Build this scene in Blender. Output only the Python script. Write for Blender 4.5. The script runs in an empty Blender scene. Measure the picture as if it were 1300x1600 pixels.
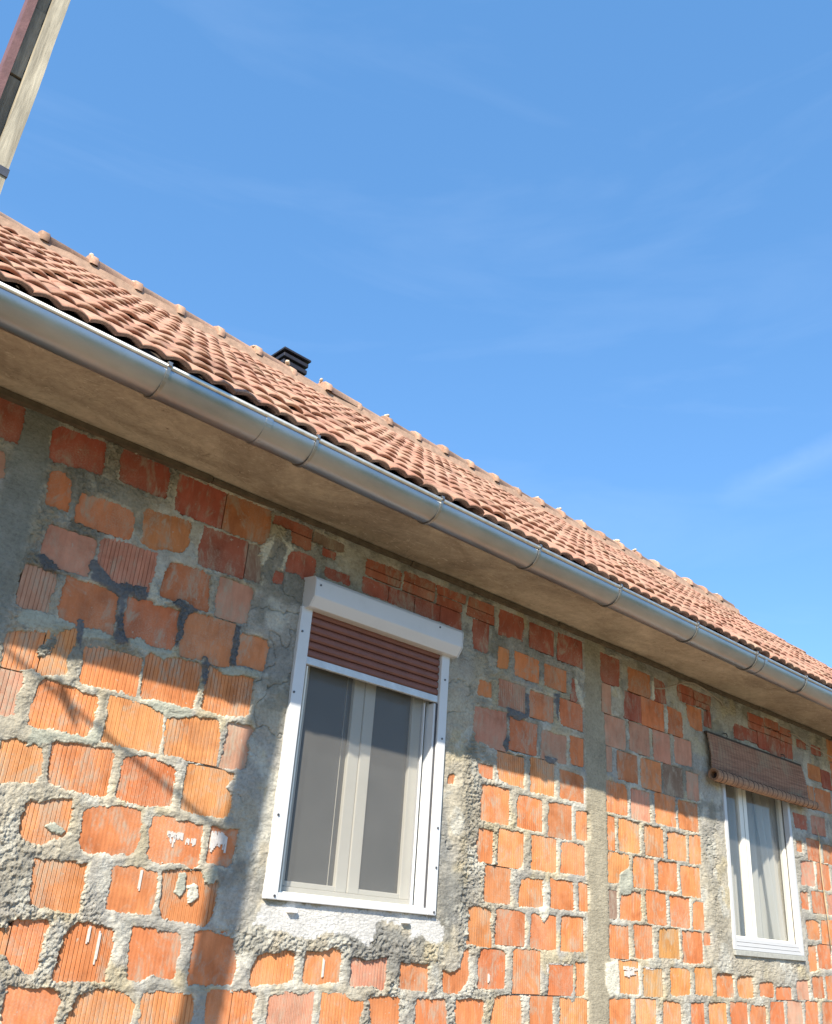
import bpy, bmesh, math, random
import numpy as np
from mathutils import Matrix, Vector
R = math.radians
random.seed(7)
scene = bpy.context.scene
COL = scene.collection

# ------------------------------------------------------------------ camera
CR = Vector((0.72463197, -0.68567277, 0.06900254))
CU = Vector((-0.33770023, -0.26602709, 0.90287770))
CF = Vector((0.60072211, 0.67755622, 0.42432359))
cam_d = bpy.data.cameras.new('camera')
cam = bpy.data.objects.new('camera', cam_d)
COL.objects.link(cam)
cam.matrix_world = Matrix(((CR.x, CU.x, -CF.x, 0), (CR.y, CU.y, -CF.y, 0), (CR.z, CU.z, -CF.z, 1.6), (0, 0, 0, 1)))
cam_d.sensor_fit = 'VERTICAL'
cam_d.sensor_height = 24
cam_d.lens = 24 * 1424.5353 / 1600
cam_d.clip_start = 0.05
cam_d.clip_end = 2000
scene.camera = cam

# ------------------------------------------------------------------ sky, sun, exposure
TO_SUN = Vector((-1.33, -1.0, 1.35)).normalized()
world = bpy.data.worlds.new('World')
scene.world = world
world.use_nodes = True
wn, wl = world.node_tree.nodes, world.node_tree.links
wn.clear()
wo = wn.new('ShaderNodeOutputWorld')
bg = wn.new('ShaderNodeBackground')
bg.inputs['Strength'].default_value = 0.12
sky = wn.new('ShaderNodeTexSky')
sky.sky_type = 'NISHITA'
sky.sun_disc = False
sky.sun_elevation = math.asin(TO_SUN.z)
sky.sun_rotation = math.atan2(TO_SUN.x, TO_SUN.y) % (2 * math.pi)
sky.air_density = 1.0
sky.dust_density = 0.4
sky.ozone_density = 1.0
tc = wn.new('ShaderNodeTexCoord')
mp = wn.new('ShaderNodeMapping')
mp.inputs['Rotation'].default_value = (R(4), R(3), R(20))
mp.inputs['Scale'].default_value = (1.1, 1.5, 7.0)
nz = wn.new('ShaderNodeTexNoise')
nz.inputs['Scale'].default_value = 1.6
nz.inputs['Detail'].default_value = 7
nz.inputs['Roughness'].default_value = 0.55
nz.inputs['Distortion'].default_value = 0.6
rp = wn.new('ShaderNodeValToRGB')
rp.color_ramp.elements[0].position = 0.50
rp.color_ramp.elements[0].color = (0, 0, 0, 1)
rp.color_ramp.elements[1].position = 0.80
rp.color_ramp.elements[1].color = (0.045, 0.045, 0.045, 1)
mxc = wn.new('ShaderNodeMixRGB')
mxc.inputs['Color2'].default_value = (7.5, 8.0, 8.6, 1)
tint = wn.new('ShaderNodeMixRGB')
tint.blend_type = 'MULTIPLY'
tint.inputs['Fac'].default_value = 1
tint.inputs['Color2'].default_value = (0.80, 0.99, 1.16, 1)
wl.new(tc.outputs['Generated'], mp.inputs['Vector'])
wl.new(mp.outputs['Vector'], nz.inputs['Vector'])
wl.new(nz.outputs['Fac'], rp.inputs['Fac'])
wl.new(sky.outputs['Color'], tint.inputs['Color1'])
even_blue = wn.new('ShaderNodeMixRGB')              # constant blue mixed in to flatten the sky's brightness gradient
even_blue.inputs['Fac'].default_value = 0.44
even_blue.inputs['Color2'].default_value = (0.58, 1.92, 4.15, 1)
wl.new(tint.outputs['Color'], even_blue.inputs['Color1'])
wl.new(even_blue.outputs['Color'], mxc.inputs['Color1'])
# one thin cirrus streak low over the right end of the roof
def vmath(op, a_, b_=None):
    n_ = wn.new('ShaderNodeVectorMath'); n_.operation = op
    wl.new(a_, n_.inputs[0])
    if b_ is not None: n_.inputs[1].default_value = b_
    return n_
def fmath(op, a_, b_):
    n_ = wn.new('ShaderNodeMath'); n_.operation = op
    for i_, v_ in enumerate((a_, b_)):
        if isinstance(v_, (int, float)): n_.inputs[i_].default_value = v_
        else: wl.new(v_, n_.inputs[i_])
    return n_.outputs[0]
nrm = vmath('NORMALIZE', tc.outputs['Generated'])
wig = wn.new('ShaderNodeTexNoise'); wig.inputs['Scale'].default_value = 14; wig.inputs['Detail'].default_value = 5
wl.new(nrm.outputs['Vector'], wig.inputs['Vector'])
across = fmath('ADD', vmath('DOT_PRODUCT', nrm.outputs['Vector'], (0.5332, -0.1492, -0.8327)).outputs['Value'], fmath('MULTIPLY', fmath('SUBTRACT', wig.outputs['Fac'], 0.5), 0.035))
band = fmath('SUBTRACT', 1.0, fmath('MINIMUM', fmath('MULTIPLY', fmath('ABSOLUTE', across, 0.0), 55.0), 1.0))
mid = wn.new('ShaderNodeMapRange'); mid.inputs['From Min'].default_value = 0.9940; mid.inputs['From Max'].default_value = 0.9995
wl.new(vmath('DOT_PRODUCT', nrm.outputs['Vector'], (0.8190, 0.3300, 0.4690)).outputs['Value'], mid.inputs['Value'])
streak = fmath('MULTIPLY', fmath('MULTIPLY', band, mid.outputs['Result']), fmath('MULTIPLY', wig.outputs['Fac'], 0.10))
wl.new(fmath('ADD', rp.outputs['Color'], streak), mxc.inputs['Fac'])
wl.new(mxc.outputs['Color'], bg.inputs['Color'])
wl.new(bg.outputs['Background'], wo.inputs['Surface'])

sun_d = bpy.data.lights.new('sun', 'SUN')
sun_d.energy = 5.0
sun_d.angle = R(0.53)
sun_d.color = (1.0, 0.89, 0.72)
sun = bpy.data.objects.new('sun', sun_d)
COL.objects.link(sun)
sun.rotation_euler = TO_SUN.to_track_quat('Z', 'Y').to_euler()
sun.location = (-10, -8, 12)

vs = scene.view_settings
vs.view_transform = 'Standard'
vs.look = 'None'
vs.gamma = 1
vs.exposure = 1.0
try:
    vs.use_curve_mapping = False
except Exception:
    pass
BRICKS = [
("d",[821,3435,919,3450,934,3391,941,3287,858,3297]),
("k",[877,3225,900,3226,919,3190,928,3133,906,3115]),
("d",[1068,3401,1284,3445,1306,3339,1303,3304,1242,3317,1137,3286,1095,3278]),
("s",[1109,3213,1149,3236,1170,3194,1210,3088,1124,3083,1102,3172]),
("d",[1375,3421,1576,3451,1601,3406,1611,3296,1488,3307,1405,3310]),
("d",[1655,3442,1907,3430,1908,3260,1702,3266,1661,3304,1662,3381]),
("o",[1910,3428,2152,3446,2167,3318,2140,3257,1950,3258,1913,3267]),
("s",[1523,3194,1601,3202,1670,3233,1752,3236,1763,3128,1682,3095,1660,3150,1631,3082,1584,3056,1571,3144]),
("o",[1260,3177,1393,3187,1486,3143,1491,3071,1256,3053,1237,3112]),
("d",[1838,3232,2058,3245,2071,3067,1947,3066,1862,3049,1816,3082]),
("b",[2064,3241,2136,3234,2155,3065,2078,3064]),
("k",[1147,2990,1342,3002,1353,3002,1351,2854,1224,2846,1157,2887]),
("kr",[1373,3005,1503,3019,1620,3038,1626,2932,1618,2873,1533,2882,1470,2848,1383,2904]),
("o",[1721,3009,1854,3034,1900,2885,1916,2859,1747,2855,1672,2863,1676,2944]),
("k",[1950,3035,2127,3010,2110,2936,2088,2857,1951,2849,1948,2956]),
("kr",[1119,2816,1216,2809,1229,2751,1202,2722,1213,2660,1130,2652,1108,2678,1103,2802]),
("o",[1272,2819,1347,2817,1492,2792,1501,2692,1499,2645,1385,2639,1377,2674,1341,2652,1263,2687,1270,2739]),
("o",[1525,2795,1625,2819,1773,2808,1785,2670,1689,2641,1599,2660,1553,2647]),
("o",[1820,2817,2057,2838,2067,2654,1987,2629,1931,2664,1825,2633,1813,2663,1813,2770]),
("o",[2101,2783,2191,2812,2254,2766,2227,2672,2100,2662]),
("r",[1109,2529,1242,2576,1251,2559,1210,2517,1220,2449,1189,2423,1118,2409,1100,2503]),
("r",[1292,2586,1349,2617,1359,2559,1343,2507,1352,2438,1263,2414,1240,2431,1234,2468,1289,2498,1289,2565]),
("r",[1408,2552,1493,2559,1651,2573,1650,2502,1642,2440,1484,2424,1414,2423]),
("r",[1676,2588,1906,2617,1932,2586,1921,2514,1915,2424,1810,2431,1690,2419,1672,2499]),
("r",[1965,2620,2024,2599,2193,2616,2205,2515,2199,2461,2092,2426,1961,2437]),
("kr",[1115,2405,1189,2407,1198,2357,1186,2317,1184,2254,1142,2235,1100,2394]),
("r",[1283,2399,1337,2400,1506,2371,1505,2270,1482,2231,1356,2230,1266,2223,1260,2292,1265,2346]),
("r",[1552,2393,1629,2392,1765,2380,1786,2356,1800,2218,1693,2222,1561,2225]),
("r",[1816,2358,1913,2386,2047,2396,2072,2316,2073,2208,1948,2212,1915,2234,1834,2228]),
("k",[2112,2400,2198,2408,2237,2390,2175,2335,2217,2300,2209,2231,2102,2209,2112,2315]),
("r",[1185,2144,1224,2164,1319,2146,1346,2059,1337,2040,1258,2032,1211,2012,1179,2100]),
("r",[1365,2176,1601,2196,1614,2176,1621,2020,1568,2019,1468,2023,1384,2053,1370,2126]),
("or",[1663,2156,1755,2191,1882,2160,1892,2109,1902,2034,1783,2013,1660,2032,1663,2110]),
("r",[1943,2191,2083,2206,2168,2177,2104,2146,2116,2108,2182,2101,2183,2037,2149,2010,1948,2024,1940,2109]),
("r",[1331,1953,1374,1942,1420,1969,1483,1992,1504,1907,1500,1875,1447,1858,1399,1815,1319,1856,1314,1893,1330,1929]),
("s",[1545,1954,1704,1993,1769,1979,1787,1874,1688,1841,1641,1831,1599,1805,1551,1847,1551,1907]),
("s",[1831,1967,1904,1976,1943,1962,1968,1973,2058,1961,2065,1878,2065,1810,2039,1800,2007,1827,1948,1828,1903,1812,1840,1842,1836,1904]),
("s",[2109,1968,2173,1960,2235,1971,2231,1912,2204,1820,2153,1834,2101,1836,2108,1898]),
("r",[1396,1768,1485,1773,1601,1776,1604,1685,1600,1603,1478,1619,1422,1630,1409,1701]),
("s",[1705,1765,1783,1777,1889,1765,1897,1675,1888,1623,1767,1623,1715,1636,1710,1702]),
("r",[1919,1772,2079,1792,2098,1753,2178,1751,2170,1668,2139,1595,2083,1601,1961,1619,1934,1651]),
("r",[1325,1541,1350,1536,1366,1512,1392,1452,1346,1462]),
("or",[1360,1562,1491,1576,1503,1558,1492,1531,1493,1456,1497,1425,1479,1400,1431,1435,1394,1458,1368,1518]),
("or",[1615,1571,1645,1576,1748,1552,1765,1493,1749,1427,1762,1385,1689,1387,1557,1383,1569,1440,1586,1536]),
("s",[1832,1574,1911,1571,1936,1552,2041,1547,2043,1471,2044,1406,2013,1408,1945,1430,1899,1395,1855,1394,1833,1493]),
("s",[2108,1568,2169,1579,2270,1537,2284,1491,2312,1467,2309,1403,2237,1390,2104,1384,2101,1487]),
("r",[2439,1486,2531,1509,2554,1525,2596,1519,2609,1440,2571,1417,2464,1399,2412,1387,2392,1419,2388,1444]),
("s",[2654,1521,2747,1510,2798,1543,2862,1526,2860,1413,2783,1415,2731,1398,2665,1416]),
("kr",[2916,1509,2945,1506,2987,1492,3064,1494,3128,1521,3137,1440,3119,1383,3056,1414,2929,1403]),
("s",[3217,1500,3281,1490,3396,1498,3406,1389,3322,1392,3233,1402]),
("s",[3498,1476,3547,1460,3628,1489,3644,1564,3675,1579,3680,1438,3607,1385,3512,1387]),
("s",[1417,1356,1522,1355,1572,1353,1606,1316,1590,1264,1579,1237,1421,1238,1408,1314]),
("r",[1677,1317,1732,1356,1769,1361,1895,1312,1891,1242,1633,1242]),
("r",[1924,1340,1982,1354,2059,1352,2121,1343,2135,1316,2146,1286,2117,1236,1930,1237]),
("s",[2208,1355,2270,1363,2319,1350,2312,1236,2217,1236,2207,1314]),
("r",[2322,1357,2396,1369,2433,1348,2420,1285,2424,1236,2321,1236]),
("kr",[2503,1342,2601,1358,2654,1348,2720,1364,2724,1235,2496,1236]),
("r",[2780,1362,2891,1352,2947,1314,3008,1323,2985,1235,2782,1235]),
("s",[3046,1347,3140,1356,3232,1349,3220,1234,3089,1234]),
("s",[3339,1347,3515,1349,3538,1234,3344,1234]),
("s",[3614,1346,3756,1358,3801,1338,3780,1240,3606,1240]),
("h",[2181,3428,2417,3434,2414,3392,2179,3390]),
("h",[2294,3374,2416,3379,2412,3321,2326,3321]),
("b",[2428,3426,2629,3414,2589,3373,2429,3378]),
("d",[2494,3362,2577,3363,2569,3328,2506,3323]),
("d",[2294,3258,2361,3291,2454,3290,2464,3224,2393,3165,2362,3207,2285,3172]),
("d",[2247,3150,2281,3155,2278,3104,2228,3093]),
("d",[2520,3269,2603,3264,2681,3267,2687,3225,2553,3215]),
("h",[2775,3377,2982,3405,3036,3408,3036,3370,2819,3349,2779,3345]),
("h",[2780,3334,3030,3360,3035,3313,2943,3307,2823,3314,2781,3323]),
("d",[2772,3287,2944,3296,2949,3215,2768,3215]),
("d",[2958,3295,3131,3303,3140,3212,2960,3212]),
("h",[3052,3358,3285,3360,3282,3304,3057,3311]),
("h",[3055,3405,3288,3414,3284,3372,3052,3364]),
("d",[3147,3296,3328,3298,3336,3210,3147,3211]),
("h",[3304,3407,3527,3410,3530,3374,3307,3367]),
("h",[3308,3356,3507,3350,3494,3304,3312,3310]),
("d",[3344,3296,3486,3296,3509,3209,3351,3212]),
("h",[3560,3407,3763,3418,3774,3372,3563,3366]),
("h",[3555,3358,3766,3358,3777,3312,3559,3311]),
("d",[3609,3290,3735,3294,3723,3201,3710,3127,3677,3125,3616,3185]),
("d",[3829,3413,3966,3418,4047,3399,4029,3346,3911,3314,3836,3267]),
("d",[4108,3402,4191,3411,4329,3392,4319,3277,4235,3263,4111,3279]),
("d",[4393,3402,4549,3421,4616,3417,4626,3261,4536,3254,4383,3258]),
("s",[3849,3178,3906,3186,3917,3155,3863,3077,3831,3069]),
("s",[3984,3192,4073,3194,4175,3172,4192,3069,4077,3056,3978,3072]),
("o",[4257,3172,4459,3186,4459,3062,4384,3059,4258,3084]),
("d",[4535,3155,4590,3063,4556,3022,4513,3026]),
("s",[3703,2956,3778,2917,3779,2892,3672,2874]),
("kr",[3849,2983,3981,2988,4049,2997,4073,2854,3929,2849,3854,2858]),
("o",[4119,2980,4311,2989,4333,2874,4122,2844]),
("o",[4406,2996,4611,3006,4620,2852,4501,2855,4406,2902]),
("k",[3651,2773,3793,2790,3903,2812,3929,2725,3919,2637,3884,2594,3838,2622,3754,2679,3639,2692]),
("o",[3945,2795,4044,2787,4182,2787,4173,2730,4153,2644,4070,2622,3946,2627,3953,2715]),
("k",[4237,2756,4461,2777,4450,2648,4382,2629,4294,2648,4229,2616]),
("s",[4519,2788,4625,2793,4623,2642,4541,2635,4507,2707]),
("r",[3859,2572,3948,2575,4071,2589,4075,2425,3993,2445,3954,2439,3852,2506]),
("s",[3700,2468,3794,2490,3807,2435,3759,2434]),
("r",[4144,2575,4240,2605,4338,2587,4340,2418,4253,2439,4138,2415]),
("s",[4416,2573,4529,2563,4622,2522,4620,2425,4405,2421]),
("r",[3743,2375,3838,2389,3936,2379,3950,2274,3942,2223,3734,2208,3733,2306]),
("or",[4057,2371,4128,2375,4233,2357,4235,2215,4184,2209,4041,2223,4028,2316]),
("s",[4318,2356,4394,2380,4506,2361,4494,2214,4309,2192,4298,2281]),
("r",[4562,2356,4666,2363,4675,2229,4561,2209]),
("r",[3718,2158,3811,2158,3828,2004,3801,1996,3716,2040]),
("r",[3888,2149,4073,2177,4076,2054,4029,2000,3885,1992,3873,2051]),
("r",[4154,2168,4363,2179,4364,2021,4270,2005,4168,2008]),
("or",[4439,2149,4583,2172,4627,2131,4615,2019,4417,2013]),
("s",[3469,2388,3512,2401,3506,2363,3471,2358]),
("s",[3793,1976,3961,1987,3965,1898,3977,1824,3820,1812,3782,1843]),
("r",[4139,1943,4250,1947,4252,1832,4171,1838,4074,1807,4053,1864]),
("r",[4333,1954,4504,1963,4503,1900,4525,1834,4324,1819]),
("r",[4580,1963,4647,1956,4656,1824,4579,1831]),
("r",[3697,1769,3785,1775,3782,1675,3838,1634,3840,1595,3663,1614,3684,1696]),
("s",[3886,1765,4017,1774,4085,1756,4099,1624,4042,1616,3875,1619]),
("s",[4193,1769,4233,1753,4274,1732,4314,1765,4366,1768,4366,1619,4255,1609,4157,1616]),
("or",[4439,1773,4611,1778,4609,1625,4512,1608,4418,1628]),
("s",[3797,1571,3877,1580,3951,1550,3947,1425,3867,1413,3753,1410,3755,1521]),
("r",[4034,1576,4216,1590,4230,1393,4022,1389]),
("s",[4317,1522,4512,1531,4491,1443,4439,1396,4318,1389]),
("r",[4554,1545,4619,1541,4606,1394,4553,1393]),
("r",[3914,1366,4068,1373,4091,1240,3867,1240,3872,1302]),
("s",[4163,1364,4328,1378,4339,1239,4156,1239]),
("r",[4408,1368,4470,1368,4500,1306,4552,1307,4553,1364,4637,1359,4635,1239,4409,1239]),
("d",[4832,3395,5031,3404,5002,3255,4881,3214,4871,3251,4828,3254]),
("o",[5143,3370,5391,3380,5374,3230,5135,3212]),
("d",[5451,3380,5557,3327,5586,3228,5452,3226]),
("k",[4848,3187,4924,3204,4906,3018,4837,3023]),
("dr",[5123,3202,5273,3208,5264,3065,5216,3029,5081,3028]),
("s",[5290,3205,5548,3212,5533,3031,5425,3023,5309,3041,5277,3088]),
("s",[5609,3204,5732,3174,5779,3134,5743,3023,5595,3036]),
("k",[4874,2999,5080,3002,5071,2827,4995,2813,4911,2842,4864,2858]),
("k",[5153,3010,5238,3013,5339,2974,5353,2832,5272,2824,5133,2844]),
("k",[5447,3008,5604,3004,5601,2829,5551,2814,5410,2822,5417,2922]),
("k",[5692,3013,5881,3000,5881,2890,5774,2838,5687,2837,5670,2914]),
("k",[4878,2798,4919,2793,4915,2669,4873,2650]),
("o",[5005,2790,5102,2788,5201,2780,5194,2646,4997,2622,4990,2706]),
("s",[5281,2787,5454,2791,5481,2756,5463,2606,5395,2614,5270,2614,5250,2661]),
("b",[5526,2796,5744,2786,5746,2621,5582,2610,5512,2632]),
("k",[5806,2783,5948,2792,5915,2619,5801,2616]),
("s",[5857,3271,6043,3274,6041,3143,5959,3120,5864,3208]),
("d",[6096,3263,6180,3273,6155,3187,6085,3174]),
("h",[5767,3403,5951,3408,5919,3357,5749,3355]),
("h",[5747,3333,5958,3343,5940,3303,5821,3292]),
("h",[5977,3399,6197,3402,6161,3343,5958,3343]),
("h",[5955,3321,6160,3335,6171,3308,5966,3301]),
("or",[4860,2579,4985,2586,5078,2521,5073,2412,4999,2408,4875,2409]),
("kr",[5145,2555,5323,2575,5328,2403,5234,2403,5125,2401]),
("or",[5415,2583,5640,2596,5625,2429,5505,2401,5393,2436]),
("or",[5675,2575,5911,2582,5891,2411,5671,2409]),
("r",[4873,2368,4930,2370,4933,2191,4872,2185]),
("r",[4986,2354,5135,2373,5199,2363,5190,2214,4989,2192]),
("r",[5309,2370,5467,2359,5454,2206,5265,2198,5273,2330]),
("or",[5547,2350,5714,2364,5742,2342,5725,2235,5639,2201,5522,2201]),
("r",[5812,2363,5925,2376,5920,2337,5868,2206,5781,2197]),
("r",[4867,2167,4957,2154,5076,2155,5068,2108,4983,2061,4951,2013,4861,2000]),
("or",[5144,2162,5350,2166,5338,1995,5220,2008,5125,2012]),
("r",[5439,2157,5589,2172,5617,2156,5592,2011,5393,2000,5423,2102]),
("r",[5705,2153,5888,2164,5870,2015,5676,1988,5664,2100]),
("b",[4869,1946,4938,1946,4933,1815,4874,1801]),
("r",[5111,1938,5196,1961,5198,1816,4982,1802,4974,1850,5098,1898]),
("r",[5261,1978,5447,1975,5471,1931,5454,1798,5260,1803]),
("or",[5535,1953,5745,1969,5727,1797,5521,1797]),
("r",[5851,1953,5912,1952,5905,1796,5785,1795,5809,1897]),
("or",[4872,1758,5050,1758,5043,1608,4973,1590,4867,1611]),
("or",[5122,1762,5301,1778,5300,1624,5205,1599,5123,1612]),
("tr",[5440,1764,5598,1773,5582,1614,5374,1617,5405,1734]),
("or",[5654,1764,5878,1771,5860,1619,5751,1592,5649,1600]),
("s",[5921,1773,5975,1770,5967,1705,5907,1708]),
("r",[4952,1568,5131,1575,5143,1424,5092,1407,4994,1416,4959,1502]),
("tr",[5211,1535,5379,1541,5390,1407,5222,1399,5217,1467,5199,1509]),
("tr",[5488,1550,5655,1550,5706,1496,5666,1440,5551,1405,5487,1414]),
("tr",[5771,1565,5828,1550,5971,1548,5956,1429,5859,1416,5767,1425]),
("r",[4858,1368,4943,1359,5050,1371,5043,1231,4853,1231]),
("r",[5119,1367,5313,1375,5292,1230,5111,1230]),
("or",[5408,1371,5579,1346,5578,1229,5396,1230]),
("or",[5714,1353,5841,1360,5848,1229,5700,1229]),
("r",[6046,1516,6161,1543,6230,1498,6206,1422,6142,1409,6022,1430]),
("r",[6294,1494,6389,1520,6497,1535,6476,1409,6396,1408,6294,1452]),
("s",[6578,1458,6697,1503,6777,1487,6750,1419,6654,1424]),
("s",[6837,1464,7035,1474,7020,1405,6817,1402]),
("k",[7146,1502,7306,1531,7292,1409,7124,1406]),
("s",[7406,1554,7552,1558,7549,1426,7375,1429]),
("s",[7653,1567,7737,1569,7694,1415,7611,1414]),
("r",[5929,1361,6123,1363,6116,1228,5912,1229]),
("s",[6186,1370,6389,1361,6379,1228,6190,1228]),
("s",[6466,1356,6639,1346,6617,1227,6431,1228]),
("s",[6740,1371,6898,1379,6880,1227,6698,1227]),
("k",[6987,1392,7178,1382,7157,1226,6951,1227]),
("s",[7258,1396,7427,1385,7386,1226,7217,1226]),
("s",[7523,1386,7687,1388,7641,1225,7480,1226]),
("s",[7393,1759,7493,1770,7450,1601,7354,1598]),
("o",[7559,1773,7747,1789,7684,1622,7520,1623]),
("s",[7368,1920,7537,1945,7593,1906,7521,1819,7392,1820]),
("s",[7650,1930,7864,1965,7818,1800,7629,1790]),
("d",[7358,2706,7570,2723,7529,2650,7349,2617]),
("k",[7693,2740,7903,2745,7871,2623,7650,2612]),
("o",[7352,2505,7438,2510,7424,2448,7344,2444]),
("o",[7564,2550,7754,2551,7731,2413,7525,2393]),
("o",[7847,2535,7995,2531,7961,2411,7812,2401]),
("k",[7416,2316,7617,2387,7561,2210,7365,2198]),
("o",[7698,2379,7879,2382,7830,2198,7650,2193]),
("o",[7349,2129,7453,2142,7427,2034,7325,2026]),
("o",[7546,2150,7748,2161,7709,2014,7524,2016]),
("k",[7829,2152,7904,2158,7864,2014,7793,2020]),
("d",[6092,3284,6174,3279,6161,3181,6092,3175]),
("d",[6509,3234,6663,3272,6650,3194,6513,3168]),
("d",[6665,3265,6876,3267,6862,3187,6653,3194]),
("d",[6892,3270,7052,3277,7045,3159,6876,3182]),
("d",[7075,3274,7249,3282,7237,3146,7072,3133]),
("d",[7273,3279,7450,3279,7428,3179,7256,3157]),
("h",[6775,3395,6995,3400,6979,3357,6749,3335]),
("h",[6746,3319,6993,3344,6977,3302,6757,3290]),
("h",[7030,3415,7242,3409,7230,3351,7021,3366]),
("h",[7015,3333,7262,3349,7235,3296,7007,3292]),
("h",[7271,3391,7453,3369,7447,3344,7261,3341]),
("h",[7275,3327,7459,3321,7452,3288,7266,3286]),
("s",[7718,3156,7938,3168,7913,3074,7693,3055]),
("d",[7972,3157,8114,3130,8083,3018,7936,3021]),
("s",[7835,2981,8069,2967,8009,2814,7776,2822]),
("s",[7675,2981,7759,2962,7712,2844,7647,2867]),
("d",[7568,3342,7710,3343,7681,3297,7538,3287]),
("d",[7816,3338,7983,3343,7950,3286,7801,3277]),
]
PATCHES = [
("m1",[1131,2861,1154,2882,1224,2846,1217,2822,1172,2812]),
("m1",[1344,2919,1374,2921,1411,2893,1463,2861,1523,2871,1535,2818,1546,2628,1504,2638,1494,2801,1427,2824,1345,2825]),
("m1",[1507,2876,1553,2871,1606,2882,1619,2822,1582,2807,1522,2832]),
("m1",[1342,2664,1377,2674,1385,2586,1387,2546,1362,2580]),
("m1",[1501,2671,1547,2684,1580,2616,1526,2602]),
("m1",[1728,2845,1770,2877,1868,2846,1824,2823,1798,2659,1785,2670,1776,2819]),
("m1",[1919,2642,1936,2665,1962,2633,1967,2537,1946,2533]),
("m1",[2063,2834,2086,2835,2096,2651,2065,2648]),
("m1",[3910,2851,4073,2841,4069,2969,4109,2964,4112,2836,4026,2787,3941,2801,3936,2677,3917,2685]),
("m1",[4332,3020,4395,3034,4375,2850,4343,2929]),
("m1",[3886,2629,3922,2723,3944,2687,3928,2591]),
("m1",[4250,2634,4382,2636,4360,2598,4272,2597]),
("m2",[1116,2589,1132,2645,1252,2647,1343,2640,1337,2614,1176,2578]),
("m2",[1586,2633,1614,2659,1694,2637,1786,2642,1751,2586,1695,2609,1595,2612]),
("m2",[2006,2619,2068,2649,2230,2658,2223,2626,2038,2597]),
("m2",[1380,2626,1441,2651,1499,2641,1489,2613,1387,2595]),
("m2",[1274,2221,1357,2223,1483,2228,1498,2265,1544,2262,1563,2216,1479,2193,1374,2185,1267,2144]),
("m2",[1699,2395,1728,2429,1916,2420,1922,2387,1816,2358,1781,2371]),
("m2",[1411,1885,1431,1908,1498,1885,1477,1858,1446,1861]),
("m2",[1982,1707,1984,1784,2025,1780,2028,1700,2004,1683]),
("m5",[2029,1736,2076,1751,2097,1691,2048,1665]),
("m2",[2098,1779,2156,1823,2165,1770,2147,1746,2109,1751]),
("m2",[4973,2049,5078,2104,5125,2006,5090,1941,4958,1931]),
("m5",[4222,1812,4313,1819,4304,1764,4264,1732,4223,1765]),
("m5",[4808,1558,4943,1578,4955,1410,4963,1385,4849,1383,4805,1447]),
("m3",[2395,1704,2584,1718,2945,1719,3347,1712,3423,1710,3482,1657,3475,1607,3389,1603,3294,1605,3265,1590,3247,1664,3048,1659,3053,1619,3002,1564,2904,1591,2830,1600,2725,1588,2677,1561,2615,1570,2562,1586,2478,1600,2364,1611,2363,1659]),
("m5",[1612,2904,1633,2900,1680,2850,1728,2845,1664,2806,1620,2842]),
("m5",[2164,3300,2175,3309,2137,3200,2125,3196]),
("m5",[2134,3245,2199,3335,2186,3278,2170,3201,2147,3137]),
("m5",[2224,3328,2329,3306,2294,3258,2269,3162,2250,3171,2278,3284]),
("m5",[4547,3179,4612,3089,4633,2997,4611,2985,4557,3077]),
("m5",[5546,3191,5602,3189,5582,3027,5547,3054]),
("m5",[5406,3348,5437,3356,5439,3217,5403,3209]),
]

# ------------------------------------------------------------------ helpers
def tag(o, label=None, cat=None, group=None, kind=None):
    if label: o['label'] = label
    if cat: o['category'] = cat
    if group: o['group'] = group
    if kind: o['kind'] = kind
    return o

def empty(name, loc=(0, 0, 0)):
    o = bpy.data.objects.new(name, None)
    COL.objects.link(o)
    o.location = loc
    o.empty_display_size = 0.2
    return o

def link(name, me, mat=None, parent=None, loc=None):
    o = bpy.data.objects.new(name, me)
    COL.objects.link(o)
    if mat is not None and not me.materials:
        me.materials.append(mat)
    if parent is not None:
        o.parent = parent
    if loc is not None:
        o.location = loc
    return o

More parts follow.
